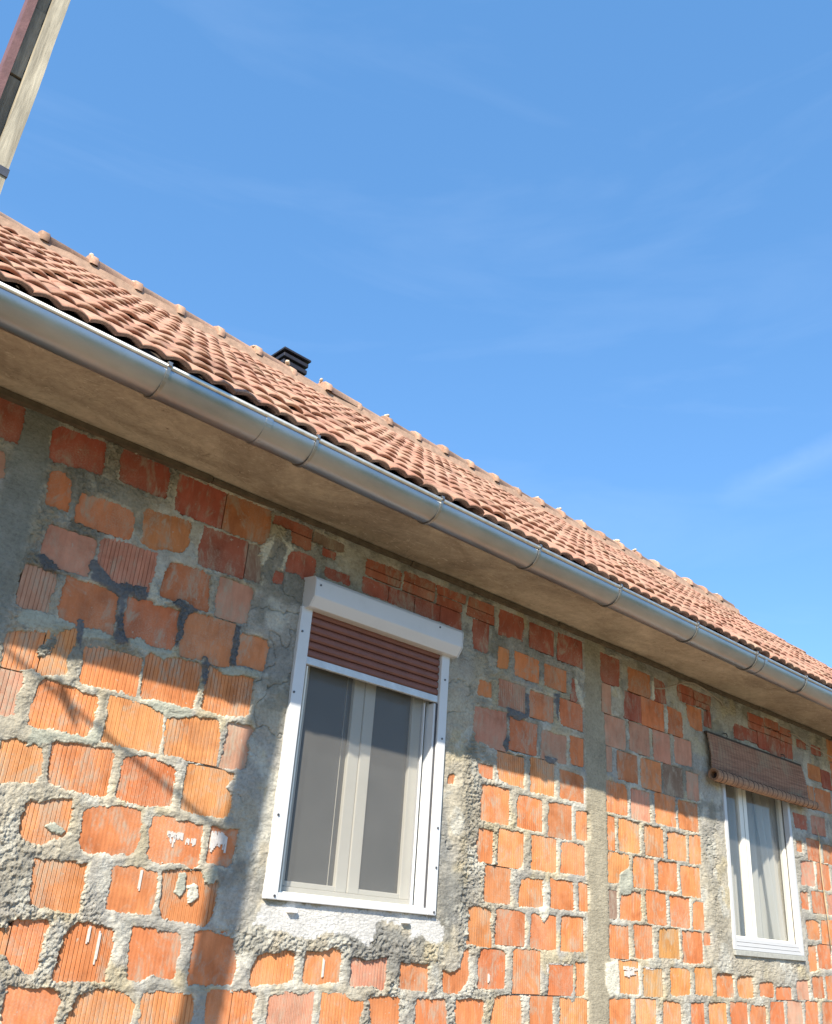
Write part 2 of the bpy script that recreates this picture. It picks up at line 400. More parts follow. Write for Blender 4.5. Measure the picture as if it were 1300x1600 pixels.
class MB:
    def __init__(s):
        s.v = []; s.f = []; s.sm = []
    def quad(s, pts, smooth=False):
        b = len(s.v); s.v += [tuple(p) for p in pts]
        s.f.append(tuple(range(b, b + len(pts)))); s.sm.append(smooth)
    def box(s, x0, x1, y0, y1, z0, z1, M=None):
        b = len(s.v)
        P = [(x, y, z) for x in (x0, x1) for y in (y0, y1) for z in (z0, z1)]
        if M is not None:
            P = [tuple(M @ Vector(p)) for p in P]
        s.v += P
        for f in ((0, 1, 3, 2), (4, 6, 7, 5), (0, 4, 5, 1), (2, 3, 7, 6), (0, 2, 6, 4), (1, 5, 7, 3)):
            s.f.append(tuple(b + i for i in f)); s.sm.append(False)
        return s
    def prism(s, prof, axis_pts, smooth=False, caps=True, closed=True):
        """prof: list of (a,b); axis_pts: list of functions mapping (a,b)->xyz"""
        b = len(s.v); n = len(prof)
        for fn in axis_pts:
            s.v += [tuple(fn(a, c)) for a, c in prof]
        m = n if closed else n - 1
        for k in range(len(axis_pts) - 1):
            for i in range(m):
                j = (i + 1) % n
                s.f.append((b + k * n + i, b + k * n + j, b + (k + 1) * n + j, b + (k + 1) * n + i)); s.sm.append(smooth)
        if caps and closed:
            s.f.append(tuple(b + i for i in range(n - 1, -1, -1))); s.sm.append(False)
            e = b + (len(axis_pts) - 1) * n
            s.f.append(tuple(e + i for i in range(n))); s.sm.append(False)
        return s
    def tube(s, pts, r, n=8, taper=None):
        pts = [Vector(p) for p in pts]
        b = len(s.v)
        up = None
        for k, p in enumerate(pts):
            if k == 0: d = pts[1] - p
            elif k == len(pts) - 1: d = p - pts[k - 1]
            else: d = pts[k + 1] - pts[k - 1]
            d.normalize()
            if up is None:
                up = d.orthogonal().normalized()
            up = (up - d * up.dot(d)).normalized()
            w = d.cross(up)
            rr = r if taper is None else r * taper[k]
            for i in range(n):
                a = 2 * math.pi * i / n
                s.v.append(tuple(p + (up * math.cos(a) + w * math.sin(a)) * rr))
        for k in range(len(pts) - 1):
            for i in range(n):
                j = (i + 1) % n
                s.f.append((b + k * n + i, b + k * n + j, b + (k + 1) * n + j, b + (k + 1) * n + i)); s.sm.append(True)
        s.f.append(tuple(b + i for i in range(n - 1, -1, -1))); s.sm.append(False)
        e = b + (len(pts) - 1) * n
        s.f.append(tuple(e + i for i in range(n))); s.sm.append(False)
        return s
    def mesh(s, name, mat=None, recalc=True):
        me = bpy.data.meshes.new(name)
        me.from_pydata(s.v, [], s.f)
        me.polygons.foreach_set('use_smooth', s.sm)
        if recalc:
            bm = bmesh.new(); bm.from_mesh(me)
            bmesh.ops.recalc_face_normals(bm, faces=bm.faces)
            bm.to_mesh(me); bm.free()
        if mat is not None: me.materials.append(mat)
        me.update()
        return me
    def build(s, name, mat=None, parent=None, loc=None):
        return link(name, s.mesh(name, mat), None, parent, loc)

def bevel(o, w=0.003, seg=2):
    bm = bmesh.new(); bm.from_mesh(o.data)
    bmesh.ops.remove_doubles(bm, verts=bm.verts, dist=1e-5)
    ed = [e for e in bm.edges if len(e.link_faces) == 2 and e.calc_face_angle(0) > 0.6]
    bmesh.ops.bevel(bm, geom=ed, offset=w, segments=seg, affect='EDGES', profile=0.5, clamp_overlap=True)
    bm.to_mesh(o.data); bm.free()
    return o

# ------------------------------------------------------------------ materials
class NT:
    def __init__(s, name):
        s.m = bpy.data.materials.new(name); s.m.use_nodes = True
        s.t = s.m.node_tree; s.n = s.t.nodes; s.l = s.t.links
        s.p = s.n['Principled BSDF']; s.out = s.n['Material Output']
        s.tc = s.n.new('ShaderNodeTexCoord')
    def link(s, a, b): s.l.new(a, b)
    def noise(s, scale, detail=4, rough=0.6, vec=None, dist=0.0, stretch=None):
        x = s.n.new('ShaderNodeTexNoise')
        x.inputs['Scale'].default_value = scale; x.inputs['Detail'].default_value = detail
        x.inputs['Roughness'].default_value = rough; x.inputs['Distortion'].default_value = dist
        v = vec if vec is not None else s.pos()
        if stretch is not None:
            mp_ = s.n.new('ShaderNodeMapping'); mp_.inputs['Scale'].default_value = stretch
            s.link(v, mp_.inputs['Vector']); v = mp_.outputs['Vector']
        s.link(v, x.inputs['Vector'])
        return x.outputs['Fac']
    def pos(s):
        g = s.n.new('ShaderNodeNewGeometry'); return g.outputs['Position']
    def ramp(s, fac, stops):
        r_ = s.n.new('ShaderNodeValToRGB'); cr = r_.color_ramp
        while len(cr.elements) < len(stops): cr.elements.new(0.5)
        for e, (p, c) in zip(cr.elements, stops):
            e.position = p
            e.color = (c, c, c, 1) if isinstance(c, (int, float)) else (c[0], c[1], c[2], 1)
        s.link(fac, r_.inputs['Fac']); return r_.outputs['Color']
    def mix(s, fac, a, b, mode='MIX'):
        x = s.n.new('ShaderNodeMixRGB'); x.blend_type = mode
        for val, inp in ((fac, 'Fac'), (a, 'Color1'), (b, 'Color2')):
            if isinstance(val, (int, float)): x.inputs[inp].default_value = val if inp == 'Fac' else (val, val, val, 1)
            elif isinstance(val, tuple): x.inputs[inp].default_value = (val[0], val[1], val[2], 1)
            else: s.link(val, x.inputs[inp])
        return x.outputs['Color']
    def math(s, op, a, b=0.0):
        x = s.n.new('ShaderNodeMath'); x.operation = op
        for i, v in enumerate((a, b)):
            if isinstance(v, (int, float)): x.inputs[i].default_value = v
            else: s.link(v, x.inputs[i])
        return x.outputs[0]
    def bump(s, h, strength=0.5, dist=0.01, normal=None):
        b = s.n.new('ShaderNodeBump'); b.inputs['Strength'].default_value = strength; b.inputs['Distance'].default_value = dist
        s.link(h, b.inputs['Height'])
        if normal is not None: s.link(normal, b.inputs['Normal'])
        return b.outputs['Normal']
    def set(s, **k):
        for n, v in k.items():
            inp = s.p.inputs[n.replace('_', ' ')]
            if isinstance(v, (int, float)): inp.default_value = v
            elif isinstance(v, tuple): inp.default_value = (v[0], v[1], v[2], 1)
            else: s.link(v, inp)
        return s

def simple(name, col, rough=0.6, metal=0.0, var=0.12, scale=18, bump=0.15, bscale=90):
    t = NT(name)
    f = t.noise(scale, 5)
    c = t.ramp(f, [(0.3, tuple(v * (1 - var) for v in col)), (0.7, tuple(min(1, v * (1 + var)) for v in col))])
    t.set(Base_Color=c, Roughness=rough, Metallic=metal)
    if bump: t.set(Normal=t.bump(t.noise(bscale, 4), bump, 0.004))
    return t.m

# mortar: vertex colour carries the cement mix of each patch
t = NT('mortar')
at = t.n.new('ShaderNodeAttribute'); at.attribute_name = 'mix'
f1 = t.noise(9, 6, 0.65); f2 = t.noise(70, 4, 0.7); f3 = t.noise(330, 3, 0.6)
c = t.mix(1, at.outputs['Color'], t.ramp(f1, [(0.3, 0.84), (0.7, 1.16)]), 'MULTIPLY')
c = t.mix(1, c, t.ramp(f2, [(0.3, 0.74), (0.5, 1.0), (0.75, 1.18)]), 'MULTIPLY')
c = t.mix(t.ramp(f3, [(0.66, 0.0), (0.74, 0.35)]), c, (0.12, 0.11, 0.10))
f4 = t.noise(26, 5, 0.6, dist=1.2, stretch=(0.5, 1, 1.6))
hgt = t.math('ADD', t.math('MULTIPLY', f2, at.outputs['Alpha']), t.math('MULTIPLY', f4, t.math('SUBTRACT', 1.0, at.outputs['Alpha'])))
n1 = t.bump(hgt, 0.7, 0.012)
fine = t.n.new('ShaderNodeBump'); fine.inputs['Distance'].default_value = 0.006
t.link(t.noise(190, 5, 0.75), fine.inputs['Height']); t.link(t.math('ADD', t.math('MULTIPLY', at.outputs['Alpha'], 0.7), 0.2), fine.inputs['Strength']); t.link(n1, fine.inputs['Normal'])
n2 = fine.outputs['Normal']
t.set(Base_Color=c, Roughness=0.95, Normal=n2); t.p.inputs['Specular IOR Level'].default_value = 0.15
M_MORTAR = t.m

# clay block: object colour carries the firing colour of each block
def clay(name, use_obj=True, col=(0.50, 0.18, 0.07)):
    t = NT(name)
    if use_obj:
        oi = t.n.new('ShaderNodeObjectInfo'); base = oi.outputs['Color']
    else:
        rg = t.n.new('ShaderNodeNewGeometry')
        base = t.ramp(rg.outputs['Random Per Island'], [(0.0, (0.42, 0.13, 0.06)), (0.5, col), (1.0, (0.54, 0.24, 0.10))])
    f1 = t.noise(7, 5, 0.6, dist=0.4)
    f2 = t.noise(26, 5, 0.65, stretch=(1, 1, 0.25))
    f3 = t.noise(150, 3, 0.6)
    f4 = t.noise(4.5, 6, 0.7)
    c = t.mix(1, base, t.ramp(f1, [(0.28, (0.74, 0.68, 0.66)), (0.5, 1.0), (0.74, (1.14, 1.20, 1.25))]), 'MULTIPLY')
    c = t.mix(1, c, t.ramp(f2, [(0.25, (0.80, 0.78, 0.76)), (0.6, 1.05), (0.8, 1.12)]), 'MULTIPLY')
    dust = t.math('MULTIPLY', t.ramp(f4, [(0.46, 0.0), (0.70, 0.62)]), t.ramp(f3, [(0.4, 0.2), (0.65, 1.0)]))
    c = t.mix(dust, c, (0.44, 0.36, 0.28))
    film = t.math('MULTIPLY', t.ramp(t.noise(6.5, 5, 0.7, dist=0.8, stretch=(1.3, 1, 0.8)), [(0.50, 0.0), (0.61, 1.0)]), t.ramp(t.noise(60, 4, 0.7, stretch=(1, 1, 0.35)), [(0.38, 0.15), (0.60, 0.75)]))
    c = t.mix(film, c, (0.37, 0.325, 0.255))
    sp = t.noise(55, 2, 0.5)
    c = t.mix(t.ramp(sp, [(0.72, 0.0), (0.76, 0.7)]), c, (0.40, 0.36, 0.30))
    c = t.mix(t.ramp(t.noise(80, 2, 0.5), [(0.74, 0.0), (0.77, 0.7)]), c, (0.10, 0.05, 0.035))
    n1 = t.bump(f3, 0.25, 0.003)
    wv = t.n.new('ShaderNodeTexWave'); wv.inputs['Scale'].default_value = 18; wv.inputs['Distortion'].default_value = 0.4; wv.bands_direction = 'X'
    t.link(t.pos(), wv.inputs['Vector'])
    n1 = t.bump(wv.outputs['Fac'], 0.12, 0.004, n1)
    n2 = t.bump(t.noise(20, 4), 0.25, 0.006, n1)
    t.set(Base_Color=c, Roughness=0.88, Normal=n2); t.p.inputs['Specular IOR Level'].default_value = 0.2
    return t.m
M_CLAY = clay('clay_block')
M_CLAY_FAR = clay('clay_block_far', False)

# roof clay
def roofclay(name, col, island):
    t = NT(name)
    if island:
        rg = t.n.new('ShaderNodeNewGeometry'); rnd = rg.outputs['Random Per Island']
    else:
        oi = t.n.new('ShaderNodeObjectInfo'); rnd = oi.outputs['Random']
    base = t.ramp(rnd, [(0.0, tuple(v * 0.55 for v in col)), (0.30, col), (0.75, tuple(min(1, v * 1.12) for v in col)), (1.0, (col[0] * 1.12, col[1] * 1.28, col[2] * 1.35))])
    f1 = t.noise(6, 6, 0.65); f2 = t.noise(45, 5, 0.7); f3 = t.noise(1.1, 4, 0.6)
    c = t.mix(1, base, t.ramp(f2, [(0.3, 0.66), (0.55, 1.0), (0.75, 1.2)]), 'MULTIPLY')
    c = t.mix(t.ramp(f1, [(0.40, 0.0), (0.70, 0.75)]), c, (0.40, 0.285, 0.205))
    c = t.mix(t.ramp(f3, [(0.62, 0.0), (0.74, 0.45)]), c, (0.20, 0.085, 0.06))
    t.set(Base_Color=c, Roughness=0.9, Normal=t.bump(f2, 0.4, 0.004)); t.p.inputs['Specular IOR Level'].default_value = 0.2
    return t.m
M_TILE = roofclay('roof_clay', (0.345, 0.180, 0.130), False)
M_TILE_FAR = roofclay('roof_clay_far', (0.345, 0.180, 0.130), True)
M_RIDGE = roofclay('ridge_clay', (0.42, 0.26, 0.19), False)
M_RIDGEBED = simple('ridge_bed_mortar', (0.33, 0.22, 0.16), 0.95, var=0.25, bump=0.6, bscale=50)
M_RIDGEMORTAR = simple('ridge_mortar', (0.58, 0.48, 0.36), 0.95, var=0.25, bump=0.6, bscale=50)

# galvanised steel
t = NT('galvanised_steel')
f1 = t.noise(5, 5, 0.6, stretch=(0.35, 1, 1)); f2 = t.noise(60, 4, 0.6); f3 = t.noise(14, 5, 0.7, stretch=(1, 0.4, 0.4))
c = t.ramp(f1, [(0.3, (0.27, 0.30, 0.335)), (0.7, (0.42, 0.45, 0.48))])
c = t.mix(t.ramp(f3, [(0.55, 0.0), (0.8, 0.35)]), c, (0.44, 0.42, 0.38))
t.set(Base_Color=c, Metallic=0.92, Roughness=t.ramp(f1, [(0.3, 0.30), (0.7, 0.44)]), Normal=t.bump(t.noise(2.5, 3, 0.5), 0.10, 0.02))
M_ZINC = t.m
M_ZINC3 = simple('bracket_dull_steel', (0.30, 0.30, 0.29), 0.4, 0.85, 0.2, 30, 0.1)
M_ZINC2 = simple('bracket_steel', (0.55, 0.54, 0.50), 0.42, 0.85, 0.15, 30, 0.1)

# soffit concrete
t = NT('soffit_concrete')
f1 = t.noise(2.2, 6, 0.65, dist=0.8, stretch=(0.5, 1, 1)); f2 = t.noise(30, 5, 0.7); f3 = t.noise(7, 5, 0.7, dist=1.5)
f5 = t.noise(16, 5, 0.75, dist=2.0, stretch=(0.6, 1.6, 1))
c = t.ramp(f1, [(0.30, (0.22, 0.185, 0.145)), (0.5, (0.40, 0.345, 0.27)), (0.70, (0.58, 0.515, 0.42))])
c = t.mix(1, c, t.ramp(f2, [(0.3, 0.82), (0.7, 1.12)]), 'MULTIPLY')
c = t.mix(t.ramp(f3, [(0.60, 0.0), (0.74, 0.7)]), c, (0.54, 0.46, 0.35))
c = t.mix(t.ramp(t.noise(1.2, 5, 0.65, dist=1.0), [(0.50, 0.0), (0.66, 0.6)]), c, (0.17, 0.13, 0.095))
c = t.mix(t.ramp(t.noise(11, 4, 0.6), [(0.68, 0.0), (0.74, 0.7)]), c, (0.10, 0.065, 0.045))
c = t.mix(t.ramp(t.noise(16, 5, 0.75, dist=2.0, stretch=(0.6, 1.6, 1)), [(0.58, 0.0), (0.65, 0.75)]), c, (0.56, 0.50, 0.41))
c = t.mix(t.ramp(t.noise(3.2, 6, 0.7, dist=1.6), [(0.49, 0.0), (0.5, 0.35), (0.51, 0.0)]), c, (0.08, 0.06, 0.045))
t.set(Base_Color=c, Roughness=0.92, Normal=t.bump(f2, 0.35, 0.006))
M_SOFFIT = t.m

def whitepaint(name, col, rough=0.35, dirt=0.25):
    t = NT(name)
    f = t.noise(6, 6, 0.7); f2 = t.noise(40, 4, 0.65, stretch=(1, 1, 0.3))
    c = t.mix(t.math('MULTIPLY', t.ramp(f, [(0.5, 0.0), (0.8, dirt)]), t.ramp(f2, [(0.4, 0.3), (0.65, 1.0)])), col, tuple(v * 0.6 for v in (col[0], col[1] * 0.96, col[2] * 0.85)))
    t.set(Base_Color=c, Roughness=rough, Normal=t.bump(f2, 0.04, 0.003))
    return t.m
M_WHITE = whitepaint('white_aluminium', (0.58, 0.60, 0.63), 0.32)
M_PVC = whitepaint('white_plastic', (0.74, 0.73, 0.67), 0.38)
M_PVC2 = whitepaint('dull_white_plastic', (0.50, 0.51, 0.53), 0.4)
M_BROWN = simple('brown_slat', (0.185, 0.070, 0.050), 0.5, 0, 0.12, 12, 0.05)
M_SCREW = simple('screw_steel', (0.12, 0.12, 0.13), 0.45, 0.7)
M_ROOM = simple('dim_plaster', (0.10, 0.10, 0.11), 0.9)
M_BLACK = simple('black_metal', (0.018, 0.016, 0.022), 0.5, 0.0, 0.3, 20, 0.3, 40)
M_RUBBER = simple('black_cable', (0.03, 0.03, 0.035), 0.6)
M_WIRE = simple('pale_wire', (0.35, 0.30, 0.24), 0.6)
M_CORD = simple('dry_cord', (0.42, 0.33, 0.20), 0.9)
M_PAINT = simple('white_paint_smear', (0.54, 0.51, 0.49), 0.7, 0, 0.12, 60, 0.3, 120)
M_DECK = simple('dark_deck_wood', (0.05, 0.038, 0.03), 0.85, 0, 0.3, 20, 0.4, 60)
M_SILLGREY = simple('sill_stone', (0.33, 0.34, 0.32), 0.85, 0, 0.15, 40, 0.4, 90)
M_LED = simple('weep_cap', (0.8, 0.8, 0.8), 0.3)

t = NT('window_glass')
t.set(Base_Color=(0.035, 0.04, 0.045), Roughness=0.05)
t.p.inputs['Specular IOR Level'].default_value = 0.6
t.p.inputs['Transmission Weight'].default_value = 0.0
M_GLASS = t.m
# clear glass for the curtained window
t = NT('clear_glass')
tr = t.n.new('ShaderNodeBsdfTransparent'); tr.inputs['Color'].default_value = (0.94, 0.95, 0.95, 1)
gl = t.n.new('ShaderNodeBsdfGlossy'); gl.inputs['Roughness'].default_value = 0.03
df = t.n.new('ShaderNodeBsdfDiffuse'); df.inputs['Color'].default_value = (0.42, 0.42, 0.40, 1)
lw = t.n.new('ShaderNodeLayerWeight'); lw.inputs['Blend'].default_value = 0.5
fr_ = t.math('ADD', t.math('MULTIPLY', t.math('POWER', lw.outputs['Facing'], 4.0), 0.7), 0.04)
m0 = t.n.new('ShaderNodeMixShader'); m0.inputs['Fac'].default_value = 0.17
t.link(tr.outputs[0], m0.inputs[1]); t.link(df.outputs[0], m0.inputs[2])
ms = t.n.new('ShaderNodeMixShader')
t.link(fr_, ms.inputs['Fac']); t.link(m0.outputs[0], ms.inputs[1]); t.link(gl.outputs[0], ms.inputs[2])
t.link(ms.outputs[0], t.out.inputs['Surface'])
M_CLEAR = t.m
# insect screen
t = NT('insect_screen')
tr = t.n.new('ShaderNodeBsdfTransparent')
df = t.n.new('ShaderNodeBsdfDiffuse')
t.link(t.ramp(t.noise(5, 5, 0.6), [(0.3, (0.20, 0.20, 0.195)), (0.7, (0.235, 0.233, 0.225))]), df.inputs['Color'])
ms = t.n.new('ShaderNodeMixShader'); ms.inputs['Fac'].default_value = 0.44
t.link(tr.outputs[0], ms.inputs[1]); t.link(df.outputs[0], ms.inputs[2]); t.link(ms.outputs[0], t.out.inputs['Surface'])
M_SCREEN = t.m
# sheer curtain
t = NT('sheer_curtain')
tr = t.n.new('ShaderNodeBsdfTransparent')
df = t.n.new('ShaderNodeBsdfDiffuse'); df.inputs['Color'].default_value = (0.50, 0.50, 0.48, 1)
ms = t.n.new('ShaderNodeMixShader'); ms.inputs['Fac'].default_value = 0.72
t.link(tr.outputs[0], ms.inputs[1]); t.link(df.outputs[0], ms.inputs[2]); t.link(ms.outputs[0], t.out.inputs['Surface'])
M_CURTAIN = t.m

# bamboo
def bamboo(name, c0, c1, stripes):
    t = NT(name)
    f = t.noise(30, 5, 0.65, stretch=(0.15, 1, 3)); f2 = t.noise(3.5, 6, 0.7, dist=0.6); f3 = t.noise(120, 3, 0.6, stretch=(0.3, 1, 1))
    c = t.ramp(f, [(0.3, c0), (0.7, c1)])
    if stripes: c = t.mix(t.ramp(f2, [(0.50, 0.0), (0.72, 0.75)]), c, (0.33, 0.30, 0.21))
    wv = t.n.new('ShaderNodeTexWave'); wv.inputs['Scale'].default_value = 7.5; wv.inputs['Distortion'].default_value = 0.6; wv.inputs['Detail'].default_value = 1
    t.link(t.pos(), wv.inputs['Vector'])
    c = t.mix(t.ramp(wv.outputs['Fac'], [(0.92, 0.0), (0.98, 0.5)]), c, (0.06, 0.035, 0.03))
    t.set(Base_Color=c, Roughness=0.8, Normal=t.bump(f3, 0.4, 0.004))
    return t.m
M_BAMB = bamboo('weathered_bamboo', (0.20, 0.095, 0.062), (0.42, 0.235, 0.155), True)
M_BAMB2 = bamboo('pale_bamboo', (0.27, 0.14, 0.085), (0.40, 0.24, 0.14), False)
M_STRING = simple('dark_string', (0.05, 0.03, 0.03), 0.8)

def wood(name, c0, c1, s=1.0, vert=True):
    t = NT(name)
    f = t.noise(38 * s, 6, 0.7, stretch=(1, 1, 0.06), dist=0.3); f2 = t.noise(5, 5, 0.6); f3 = t.noise(70, 3, 0.6, stretch=(1, 1, 0.3))
    c = t.ramp(f, [(0.28, c0), (0.62, c1), (0.85, tuple(min(1, v * 1.12) for v in c1))])
    c = t.mix(1, c, t.ramp(f2, [(0.3, 0.80), (0.7, 1.15)]), 'MULTIPLY')
    c = t.mix(t.ramp(f3, [(0.68, 0.0), (0.76, 0.6)]), c, tuple(v * 0.35 for v in c0))
    t.set(Base_Color=c, Roughness=0.85, Normal=t.bump(f, 0.5, 0.006))
    return t.m
M_PLANK = wood('pale_weathered_wood', (0.19, 0.17, 0.13), (0.47, 0.43, 0.34))
M_TIMBER = wood('dark_weathered_wood', (0.10, 0.095, 0.085), (0.30, 0.285, 0.25))
M_RED = simple('red_brown_steel', (0.15, 0.075, 0.075), 0.6, 0.0, 0.2, 25, 0.3)

# ground
t = NT('yard_ground')
f1 = t.noise(0.12, 6, 0.6); f2 = t.noise(3, 6, 0.7); f3 = t.noise(30, 4, 0.7)
dirt = t.ramp(f2, [(0.3, (0.19, 0.148, 0.095)), (0.7, (0.29, 0.225, 0.145))])
grass = t.ramp(f3, [(0.3, (0.035, 0.055, 0.015)), (0.7, (0.08, 0.105, 0.03))])
sx_ = t.n.new('ShaderNodeSeparateXYZ'); t.link(t.pos(), sx_.inputs[0])
away = t.math('ADD', t.math('MULTIPLY', t.math('ABSOLUTE', t.math('SUBTRACT', sx_.outputs['Y'], 3.5)), 0.06), t.math('MULTIPLY', f1, 0.6))
c = t.mix(t.ramp(away, [(0.74, 0.0), (0.86, 1.0)]), dirt, grass)
t.set(Base_Color=c, Roughness=0.95, Normal=t.bump(f3, 0.6, 0.02))
M_GROUND = t.m

# ------------------------------------------------------------------ ground
g = MB()
N = 24
for i in range(N):
    for j in range(N):
        x0, x1 = -240 + 20 * i, -240 + 20 * (i + 1); y0, y1 = -240 + 20 * j, -240 + 20 * (j + 1)
        g.quad([(x0, y0, 0), (x1, y0, 0), (x1, y1, 0), (x0, y1, 0)])
tag(g.build('ground', M_GROUND), kind='structure')

# ------------------------------------------------------------------ house
WY = 3.5                     # wall face
XL, XR = -2.0, 10.70         # gable walls
ZT = 3.483                   # underside of the eaves slab
YB = 8.12                    # back wall
RIDGE_Y, RIDGE_Z = 5.81, 5.925
EAVE_Y, EAVE_Z = 2.93, 3.578
PITCH = math.atan2(RIDGE_Z - EAVE_Z, RIDGE_Y - EAVE_Y)

house = empty('brick_house', (4.4, WY, 0))
tag(house, 'long unplastered brick house with red tiled roof and steel gutter along its eaves', 'house')
def under(o, parent):
    """parent keeping world placement (parents are never rotated or scaled)"""
    p = parent; off = Vector((0, 0, 0))
    while p is not None:
        off += Vector(p.location); p = p.parent
    o.parent = parent
    o.location = Vector(o.location) - off
    return o

W1 = (2.425, 3.395, 1.722, 3.10)
W2 = (6.262, 7.253, 1.695, 3.02)

# ---- numpy noise
def h2(ix, iz, seed):
    n = (ix.astype(np.int64) * 374761393 + iz.astype(np.int64) * 668265263 + seed * 974711) & 0xffffffff
    n = ((n ^ (n >> 13)) * 1274126177) & 0xffffffff
    return ((n ^ (n >> 16)) & 0xffff) / 65535.0
def vn(x, z, f, seed):
    X = x * f; Z = z * f
    ix = np.floor(X); iz = np.floor(Z); fx = X - ix; fz = Z - iz
    fx = fx * fx * (3 - 2 * fx); fz = fz * fz * (3 - 2 * fz)
    a = h2(ix, iz, seed); b = h2(ix + 1, iz, seed); c = h2(ix, iz + 1, seed); d = h2(ix + 1, iz + 1, seed)
    return (a * (1 - fx) + b * fx) * (1 - fz) + (c * (1 - fx) + d * fx) * fz
def fbm(x, z, f, seed, o=3):
    s = 0; a = 0.5; t_ = 0
    for k in range(o):
        s = s + a * vn(x, z, f * 2 ** k, seed + 17 * k); t_ += a; a *= 0.55
    return s / t_
def sstep(a, b, v):
    t_ = np.clip((v - a) / (b - a), 0, 1); return t_ * t_ * (3 - 2 * t_)
def sdpoly(px, pz, poly):
    d = np.full(px.shape, 1e9); ins = np.zeros(px.shape, bool)
    n = len(poly)
    for i in range(n):
        ax, az = poly[i]; bx, bz = poly[(i + 1) % n]
        ex, ez = bx - ax, bz - az
        wx, wz = px - ax, pz - az
        t_ = np.clip((wx * ex + wz * ez) / (ex * ex + ez * ez + 1e-12), 0, 1)
        d = np.minimum(d, (wx - ex * t_) ** 2 + (wz - ez * t_) ** 2)
        c1 = (az <= pz) & (bz > pz); c2 = (az > pz) & (bz <= pz)
        cr = ex * wz - ez * wx
        ins ^= (c1 & (cr > 0)) | (c2 & (cr < 0))
    d = np.sqrt(d)
    return np.where(ins, -d, d)

# ---- grid of the wall face
GX0, GX1, GZ0 = 0.70, 8.45, 1.13
xs = [GX0]
while xs[-1] < GX1:
    xs.append(xs[-1] + 0.0031 * (1 + max(0, xs[-1] - 1.3) / 2.1))
xs = np.array(xs); xs = GX0 + (xs - GX0) * (GX1 - GX0) / (xs[-1] - GX0)
zs = np.linspace(GZ0, ZT, 720)
GXm, GZm = np.meshgrid(xs, zs)
x, z = GXm, GZm
warpx = x + 0.013 * (fbm(x, z, 22, 3, 3) - 0.5) + 0.007 * (vn(x, z, 95, 5) - 0.5) + 0.0075 * (vn(x, z, 210, 6) - 0.5)
warpz = z + 0.013 * (fbm(x, z, 22, 9, 3) - 0.5) + 0.007 * (vn(x, z, 95, 11) - 0.5) + 0.0075 * (vn(x, z, 210, 12) - 0.5)

def poly_of(p): return [(p[i] / 1000, p[i + 1] / 1000) for i in range(0, len(p), 2)]
def field(polys, fill=0.25, square=False):
    out = np.full(x.shape, fill)
    for poly in polys:
        px = [p[0] for p in poly]; pz = [p[1] for p in poly]
        i0, i1 = np.searchsorted(xs, [min(px) - 0.06, max(px) + 0.06]); j0, j1 = np.searchsorted(zs, [min(pz) - 0.06, max(pz) + 0.06])
        if i1 <= i0 or j1 <= j0: continue
        sl = (slice(j0, j1), slice(i0, i1))
        d = sdpoly(warpx[sl], warpz[sl], poly)
        if square:
            ar = abs(sum(px[q] * pz[q - 1] - px[q - 1] * pz[q] for q in range(len(poly)))) / 2
            fr_ = ar / max(1e-9, (max(px) - min(px)) * (max(pz) - min(pz)))
            if fr_ > 0.55:
                ins_ = 0.5 * (1 - fr_) * 0.5
                wx_ = (max(px) - min(px)) * (0.5 - 0.5 * ins_); wz_ = (max(pz) - min(pz)) * (0.5 - 0.5 * ins_)
                qx = np.abs(warpx[sl] - (max(px) + min(px)) / 2) - wx_; qz = np.abs(warpz[sl] - (max(pz) + min(pz)) / 2) - wz_
                dr = np.maximum(qx, qz)
                q_ = 0.74 if (px[0] > 3.5 and min(pz) > 1.25) else (0.62 if min(pz) > 2.45 else 0.40)
                d = (1 - q_) * d + q_ * dr
        out[sl] = np.minimum(out[sl], d)
    return out
for k in range(11):                                # next blocks of the same courses, just outside the frame
    za = 1245 + 203 * k
    if za + 175 > 3470: break
    for xa, xb in (((8150, 8330), (8350, 8445)) if k % 2 else ((8125, 8250), (8275, 8445))) + ((((700, 800),) if za < 2400 or za > 3100 else ())):
        BRICKS.append(('r' if k % 3 else 's', [xa, za, xb, za, xb, za + 175, xa, za + 175]))
bpolys = [poly_of(p) for f_, p in BRICKS]
sdb = field(bpolys, square=True)
pf = {}
for k in ('m1', 'm2', 'm3', 'm5'):
    pf[k] = field([poly_of(p) for f_, p in PATCHES if f_ == k])
allp = np.minimum(np.minimum(pf['m1'], pf['m2']), np.minimum(pf['m3'], pf['m5']))
sdb = sdb - 0.0020 - 0.0045 * sstep(3.4, 3.9, x) - 0.003 * sstep(2.4, 2.6, z) - 0.008 * (fbm(x, z, 3.5, 13, 2) - 0.5)
sde = np.maximum(sdb, -allp)                       # exposed clay only outside the smears

def rect_in(x0, x1, z0, z1, s=0.03):
    d = np.minimum(np.minimum(warpx - x0, x1 - warpx), np.minimum(warpz - z0, z1 - warpz))
    return sstep(-s, s, d)
col_main = rect_in(4.645, 4.865, 0, 4, 0.006)
col_left = rect_in(0.93, 1.085, 2.50, 4, 0.02)
surround = np.maximum.reduce([rect_in(2.12, 2.41, 1.62, 3.3), rect_in(3.40, 3.62, 1.60, 3.05), rect_in(2.35, 3.6, 1.45, 1.73),
                              rect_in(5.95, 6.27, 1.60, 2.98), rect_in(7.24, 7.44, 1.6, 2.7), rect_in(6.0, 7.5, 1.50, 1.70)])
strip = np.maximum.reduce([rect_in(3.56, 3.76, 1.55, 2.62, 0.05), rect_in(6.00, 6.16, 1.5, 2.5, 0.05), rect_in(6.0, 7.3, 1.55, 1.66, 0.04), rect_in(2.2, 3.5, 1.50, 1.60, 0.03)])
rub = sstep(0.43, 0.62, fbm(x, z, 2.6, 31, 3))
rub = rub * (1 - 0.75 * surround)
